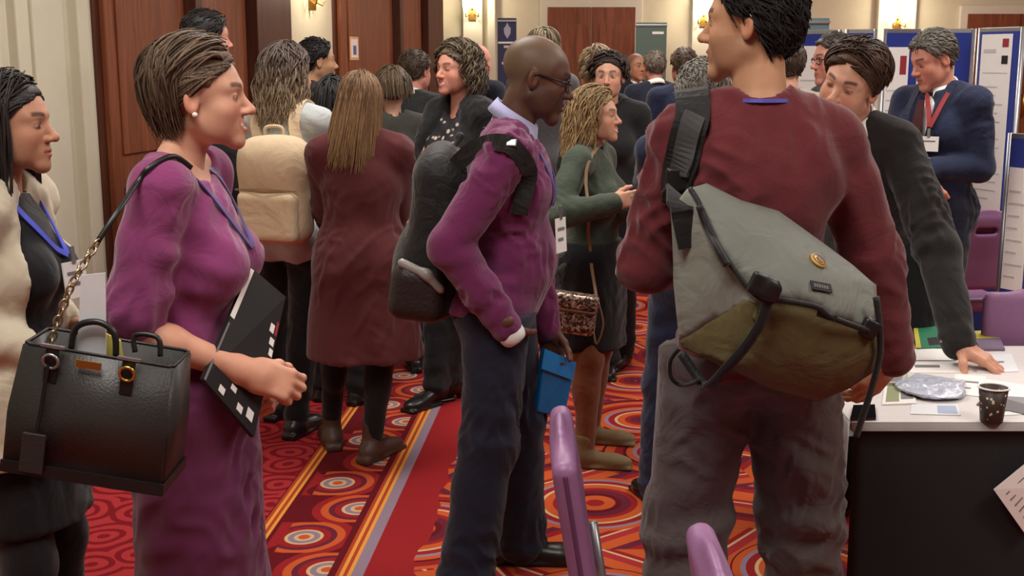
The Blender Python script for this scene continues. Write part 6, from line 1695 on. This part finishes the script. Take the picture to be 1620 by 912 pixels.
flat('paper', [(1550, 660), (1625, 655), (1625, 610), (1560, 600)], PAPER, 'white sheet beside the coffee cup on the table', 'paper', 0.002, parts=[('picture', .3, .1, .95, .55, GREYP)])
flat('paper', [(1500, 622), (1556, 628), (1560, 596), (1512, 592)], PAPER, 'white sheet between the plastic pouch and the coffee cup', 'paper', 0.0025, parts=[('print', .12, .6, .8, .68, INK), ('print', .12, .3, .6, .36, INK)])
flat('paper', [(1440, 655), (1520, 657), (1515, 640), (1442, 640)], PAPB, 'pale sheet along the front edge of the table', 'paper', 0.0025, parts=[('picture', .55, .1, .95, .85, BLUP)])
flat('leaflet', [(1545, 590), (1612, 588), (1600, 560), (1552, 562)], PAPB, 'pale leaflet under the outstretched hand', 'leaflet', 0.002, parts=[('print', .1, .5, .7, .58, INK)])
flat('brochure', [(1450, 551), (1496, 549), (1482, 516), (1446, 520)], GRNP, 'green and yellow brochure at the back of the table', 'brochure', 0.006, parts=[('stripe', -.02, .0, .16, 1.0, YELP), ('picture', .45, .1, .95, .45, DKP)])
flat('brochure', [(1550, 552), (1590, 552), (1576, 522), (1537, 524)], CM('print mauve', 120, 106, 128), 'brochure with yellow top beyond the outstretched hand', 'brochure', 0.008, parts=[('stripe', .02, .55, .98, .98, YELP)])
flat('leaflet', [(1376, 606), (1430, 606), (1436, 586), (1390, 586)], CM('print cream', 190, 186, 168), 'pale leaflet stack by the burgundy sleeve', 'leaflet', 0.012, parts=[('picture', .1, .1, .9, .5, GREYP)])
flat('phone', [(1345, 662), (1386, 660), (1384, 640), (1350, 641)], plain('black glass', rgb(16, 16, 18), rough=0.12, bump=0), 'black mobile phone at the left corner of the table', 'phone', 0.009)
flat('name_card', [(1545, 640), (1620, 655), (1622, 640), (1560, 622)], CM('print slate', 86, 84, 86), 'dark printed card lying behind the coffee cup', 'card', 0.004)
# clear plastic sleeve with leaflets
pk = empty('plastic_pouch', PZ(1472, 630, TZ), 0, 'glossy clear plastic pouch with pale blue contents on the table', 'pouch')
c0 = np.array(PZ(1470, 622, TZ))
childsdf('pouch', [Ell(c0 + np.array([0, 0, 0.012]), (0.085, 0.10, 0.012), rot('z', 0.3)), Box(c0 + np.array([0.03, 0.04, 0.008]), (0.07, 0.08, 0.010), 0.006, rot('z', -0.5)), half((0, 0, TZ + 0.001), (0, 0, -1))], 0.005, plain('glossy plastic film', rgb(196, 204, 220), rough=0.22, bump=0.9, scale=40, var=0.3, coat=0.3), pk, 0.004, 130, 7)
# coffee cup
def cup_mat():
    m, nt, b = new_mat('patterned paper cup')
    tc = N(nt, 'ShaderNodeTexCoord'); mpn = N(nt, 'ShaderNodeMapping'); mpn.inputs['Scale'].default_value = (1, 1, 1)
    w = N(nt, 'ShaderNodeTexVoronoi', inp={'Scale': 70.0}); nt.links.new(tc.outputs['Object'], w.inputs['Vector'])
    cr = N(nt, 'ShaderNodeValToRGB'); cr.color_ramp.interpolation = 'CONSTANT'; cr.color_ramp.elements[0].color = rgb(196, 176, 150); cr.color_ramp.elements[1].color = rgb(52, 36, 30); cr.color_ramp.elements[1].position = 0.22
    nt.links.new(w.outputs['Distance'], cr.inputs[0]); nt.links.new(cr.outputs[0], b.inputs['Base Color']); b.inputs['Roughness'].default_value = 0.5
    return m
cp_ = PZ(1568, 668, TZ)
cup = empty('coffee_cup', cp_, 0, 'dark brown paper coffee cup with pale pattern at the table edge', 'cup')
MB().lathe([(0.026, 0.001), (0.027, 0.003), (0.035, 0.088), (0.033, 0.088), (0.025, 0.006)], n=28).build('cup_wall', cup_mat(), cup, True)
MB().tube([(0.036 * math.cos(a), 0.036 * math.sin(a), 0.089) for a in [2 * PI * i / 24 for i in range(24)]], 0.0025, 6, closed=True).build('rim', PAPER, cup, True)
MB().lathe([(0.032, 0.074), (0.032, 0.076)], n=24).build('coffee', CM('coffee', 60, 36, 22), cup)
pen = MB().tube([PZ(1448, 486, TZ + 0.05), PZ(1466, 512, TZ + 0.008)], [0.006, 0.005], 8).build('marker_pen', PAPER); tag(pen, 'white marker pen propped on the table by the black sleeve', 'pen')
# loose sheet hanging over the black skirt at the right
sh_o = slab('notice_sheet', [P(1572, 775, Y0 - 0.05), P(1625, 850, Y0 - 0.045), P(1680, 770, Y0 - 0.05), P(1630, 728, Y0 - 0.045)], 0.002, PAPER); tag(sh_o, 'white sheet of paper tilted in front of the black skirt', 'paper')
qs = [P(1572, 775, Y0 - 0.0515), P(1625, 850, Y0 - 0.0465), P(1680, 770, Y0 - 0.0515), P(1630, 728, Y0 - 0.0465)]
for i in range(5):
    g = lambda u, v: qs[0].lerp(qs[1], u).lerp(qs[3].lerp(qs[2], u), v)
    u = 0.2 + 0.13 * i
    slab('print', [g(u, 0.15), g(u + 0.025, 0.15), g(u + 0.025, 0.8), g(u, 0.8)], 0.0003, INK, sh_o)

# ---- mauve chairs
MAUVE = plain('mauve vinyl', rgb(142, 100, 140), rough=0.45, bump=0.06, scale=60, var=0.06)
def chair(loc, yaw, label, group='mauve chairs'):
    r = empty('chair', (loc[0], loc[1], 0), yaw, label, 'chair', group)
    # faces +y; backrest leans away
    V, Q = surf([Box((0, 0.02, 0.425), (0.21, 0.21, 0.035), 0.03)], 0.008); mesh_np('seat', V, Q, MAUVE, r)
    Rb = rot('x', 0.16)
    c = np.array([0, -0.245, 0.70])
    ring = Box(c + Rb @ np.array([0, 0, 0.115]), (0.055, 0.06, 0.016), 0.012, Rb, k=0.006, op='s')
    V, Q = surf([Box(c, (0.205, 0.024, 0.19), 0.022, Rb), Ell(c + Rb @ np.array([0, 0, 0.10]), (0.185, 0.023, 0.12), Rb, k=0.02), ring], 0.0065); mesh_np('backrest', relax(V, Q, 1), Q, MAUVE, r)
    MB().box(c + Rb @ np.array([0, -0.0, 0.0]), (0.416, 0.010, 0.34), Matrix(Rb.tolist()), 0.004).build('seam', plain('mauve piping', rgb(96, 58, 92), rough=0.5), r)
    MB().tube([Vector(c + Rb @ np.array([0.048 * math.cos(a), 0.0, 0.115 + 0.013 * math.sin(a)])) for a in [2 * PI * i / 16 for i in range(16)]], 0.004, 6, closed=True).build('hand_grip', STEEL, r, True)
    for sx in (-1, 1):
        MB().tube([(sx * 0.18, 0.18, 0.42), (sx * 0.20, 0.22, 0)], 0.011, 8).build('leg', STEEL, r, True)
        MB().tube([(sx * 0.19, -0.20, 0.62), (sx * 0.19, -0.17, 0.44), (sx * 0.20, -0.25, 0)], 0.011, 8).build('leg', STEEL, r, True)
    MB().tube([(-0.18, -0.17, 0.42), (0.18, -0.17, 0.42), (0.18, 0.18, 0.42), (-0.18, 0.18, 0.42)], 0.010, 8, closed=True).build('seat_frame', STEEL, r, True)
    return r
def chair_back_at(px, py, ztop, yaw, label):
    """chair whose backrest top stands at this pixel"""
    t = PZ(px, py, ztop); d = rot('z', yaw) @ np.array([0, -0.28, 0])
    return chair((t.x - d[0], t.y - d[1]), yaw, label)
chair_back_at(884, 655, 0.925, -PI / 2 - 0.02, 'mauve chair seen edge-on beside the navy trousers')
chair_back_at(1128, 866, 0.925, -PI / 2 - 0.02, 'mauve chair whose top shows before the grey trousers')
chair_back_at(1668, 448, 0.925, PI - 0.3, 'mauve chair behind the display table at the right edge')
chair_back_at(1562, 335, 0.905, 0.15, 'dark mauve chair beside the navy suit man')

# ---- poster boards
FELT = cloth('blue display felt', rgb(44, 58, 138), rough=0.95, var=0.06, bump=0.05, scale=200, sheen=0.1)
def board(px0, Y0_, px1, Y1_, label, ztop=1.79, z0=0.12, posters=()):
    A = P(px0, 90, Y0_); B = P(px1, 90, Y1_); A.z = B.z = 0
    d = (B - A); L_ = d.length; d.normalize(); n = Vector((d.y, -d.x, 0))
    R3 = Matrix(((d.x, -n.x, 0), (d.y, -n.y, 0), (0, 0, 1)))
    r = empty('poster_board', (A + B) / 2, 0, label, 'display board', 'blue poster boards')
    mid = (A + B) / 2
    w = lambda u, o_, z: A + d * u + n * o_ + Vector((0, 0, z)) - mid
    def bx3(u0, u1, o0, o1, z0_, z1_): return MB().box(w((u0 + u1) / 2, (o0 + o1) / 2, (z0_ + z1_) / 2), (u1 - u0, o1 - o0, z1_ - z0_), R3, 0.002)
    bx3(0.02, L_ - 0.02, -0.012, 0.012, z0, ztop - 0.02).build('felt_panel', FELT, r)
    for u in (0.01, L_ - 0.01): MB().tube([w(u, 0, 0.0), w(u, 0, ztop)], 0.014, 10).build('post', STEEL, r, True)
    for z in (z0, ztop - 0.012): bx3(0.02, L_ - 0.02, -0.012, 0.012, z - 0.012, z + 0.012).build('rail', STEEL, r)
    for u in (0.01, L_ - 0.01): bx3(u - 0.012, u + 0.012, -0.09, 0.09, 0.0, 0.02).build('foot', STEEL, r)
    for (u0, u1, z0_, z1_, lab, marks) in posters:
        o_ = MB().box(w((u0 + u1) / 2 * L_, 0.0145, (z0_ + z1_) / 2) + mid, ((u1 - u0) * L_, 0.003, z1_ - z0_), R3).build('poster', PAPER); tag(o_, lab, 'poster', 'posters on the boards')
        W_ = (u1 - u0) * L_; Hh = z1_ - z0_
        for (a, b_, c, e, m_) in marks:
            q = MB().box(w(u0 * L_ + (a + c) / 2 * W_, 0.0165, z0_ + (b_ + e) / 2 * Hh) + mid, ((c - a) * W_, 0.0012, (e - b_) * Hh), R3).build('print', m_, None); set_parent(q, o_)
    return r
REDP = CM('print red', 176, 50, 52)
def text_rows(v0, v1, n, u0=0.08, u1=0.92):
    r = []; rs = random.Random(n)
    for i in range(n):
        v = v0 + (v1 - v0) * i / n
        r.append((u0, v, u0 + (u1 - u0) * rs.uniform(0.55, 1.0), v + (v1 - v0) / n * 0.16, INK2))
    return r
INK2 = CM('print pale grey', 196, 196, 194)
board(1253, 7.2, 1330, 7.0, 'blue poster board farthest left with a white poster strip', posters=((0.18, 0.62, 0.75, 1.70, 'white poster on the farthest left board behind the man in glasses', text_rows(0.1, 0.85, 12)),))
board(1336, 6.95, 1386, 6.86, 'blue poster board between the man in glasses and the white poster with red mark', posters=((0.25, 0.92, 0.8, 1.70, 'white poster above the bending man\'s dark hair', text_rows(0.1, 0.85, 12)),))
board(1395, 6.80, 1455, 6.84, 'blue poster board with the red-marked poster behind bending man', posters=((0.08, 0.68, 0.75, 1.69, 'white poster with a red mark at its top right corner', [(0.62, 0.84, 0.9, 0.95, REDP)] + text_rows(0.1, 0.8, 12)),))
board(1464, 6.88, 1541, 6.76, 'blue poster board behind the grey-haired suited man', posters=((0.28, 0.62, 0.75, 1.72, 'poster with a yellow corner behind the suited man\'s head', [(0.5, 0.78, 0.95, 0.97, CM('print ochre', 190, 160, 60))] + text_rows(0.1, 0.7, 10)),))
board(1547, 6.65, 1618, 6.35, 'blue poster board at the right with the tall white poster', posters=((0.12, 0.80, 0.78, 1.755, 'tall white poster with red and black marks at the right', [(0.70, 0.93, 0.90, 0.975, REDP), (0.70, 0.84, 0.90, 0.885, DKP), (0.1, 0.90, 0.5, 0.92, INK2), (0.1, 0.79, 0.92, 0.795, INK2)] + text_rows(0.1, 0.76, 14)),))
board(1606, 5.4, 1760, 5.0, 'blue poster board whose grey post stands at the right edge', ztop=1.30, posters=((0.06, 0.3, 0.6, 1.15, 'white leaflet pinned on the board at the right edge', text_rows(0.1, 0.9, 8)),))

# ---- banners near the far wall
def banner(px0, px1, ytop, Yd, mat, label, marks=()):
    a = P(px0, ytop, Yd); b = P(px1, ytop, Yd); zt = a.z
    r = empty('roller_banner', ((a.x + b.x) / 2, Yd, 0), 0, label, 'banner')
    w = b.x - a.x
    MB().box((0, 0, (zt + 0.06) / 2 + 0.03), (w, 0.006, zt - 0.06)).build('fabric', mat, r)
    MB().box((0, 0, 0.04), (w + 0.03, 0.16, 0.08), None, 0.01).build('base', STEEL, r)
    MB().box((0, 0, zt), (w + 0.01, 0.03, 0.025), None, 0.004).build('top_rail', STEEL, r)
    for (x0, y0, x1, y1, m_) in marks:
        p0 = P(x0, y0, Yd - 0.006); p1 = P(x1, y1, Yd - 0.006)
        MB().box(((p0.x + p1.x) / 2 - (a.x + b.x) / 2, -0.005, (p0.z + p1.z) / 2), (p1.x - p0.x, 0.002, abs(p0.z - p1.z))).build('print', m_, r)
    return r, (a.x + b.x) / 2
NAVB = CM('banner navy', 44, 46, 84)
bn, bcx = banner(787, 817, 33, 13.8, NAVB, 'dark blue roller banner with white emblem by the far pilaster', ((788, 66, 816, 69, PAPER), (797, 72, 810, 76, INK2), (794, 98, 802, 102, PAPER)))
ce = P(802.5, 49, 13.79)
MB().prism([(0, -0.085), (0.035, -0.03), (0.04, 0.03), (0.02, 0.05), (0.0, 0.095), (-0.02, 0.05), (-0.04, 0.03), (-0.035, -0.03)], 0, 0.002, Matrix.Translation((ce.x - bcx, -0.004, ce.z)) @ Matrix.Rotation(PI / 2, 4, 'X')).build('emblem', CM('emblem pale', 170, 172, 190), bn)
banner(1006, 1055, 40, 14.0, CM('banner green', 84, 104, 94), 'grey-green roller banner right of the far double door', ((1032, 50, 1050, 54, PAPER),))
banner(1268, 1312, 35, 9.5, CM('banner teal', 92, 124, 130), 'teal-topped banner behind the leftmost poster board', ())
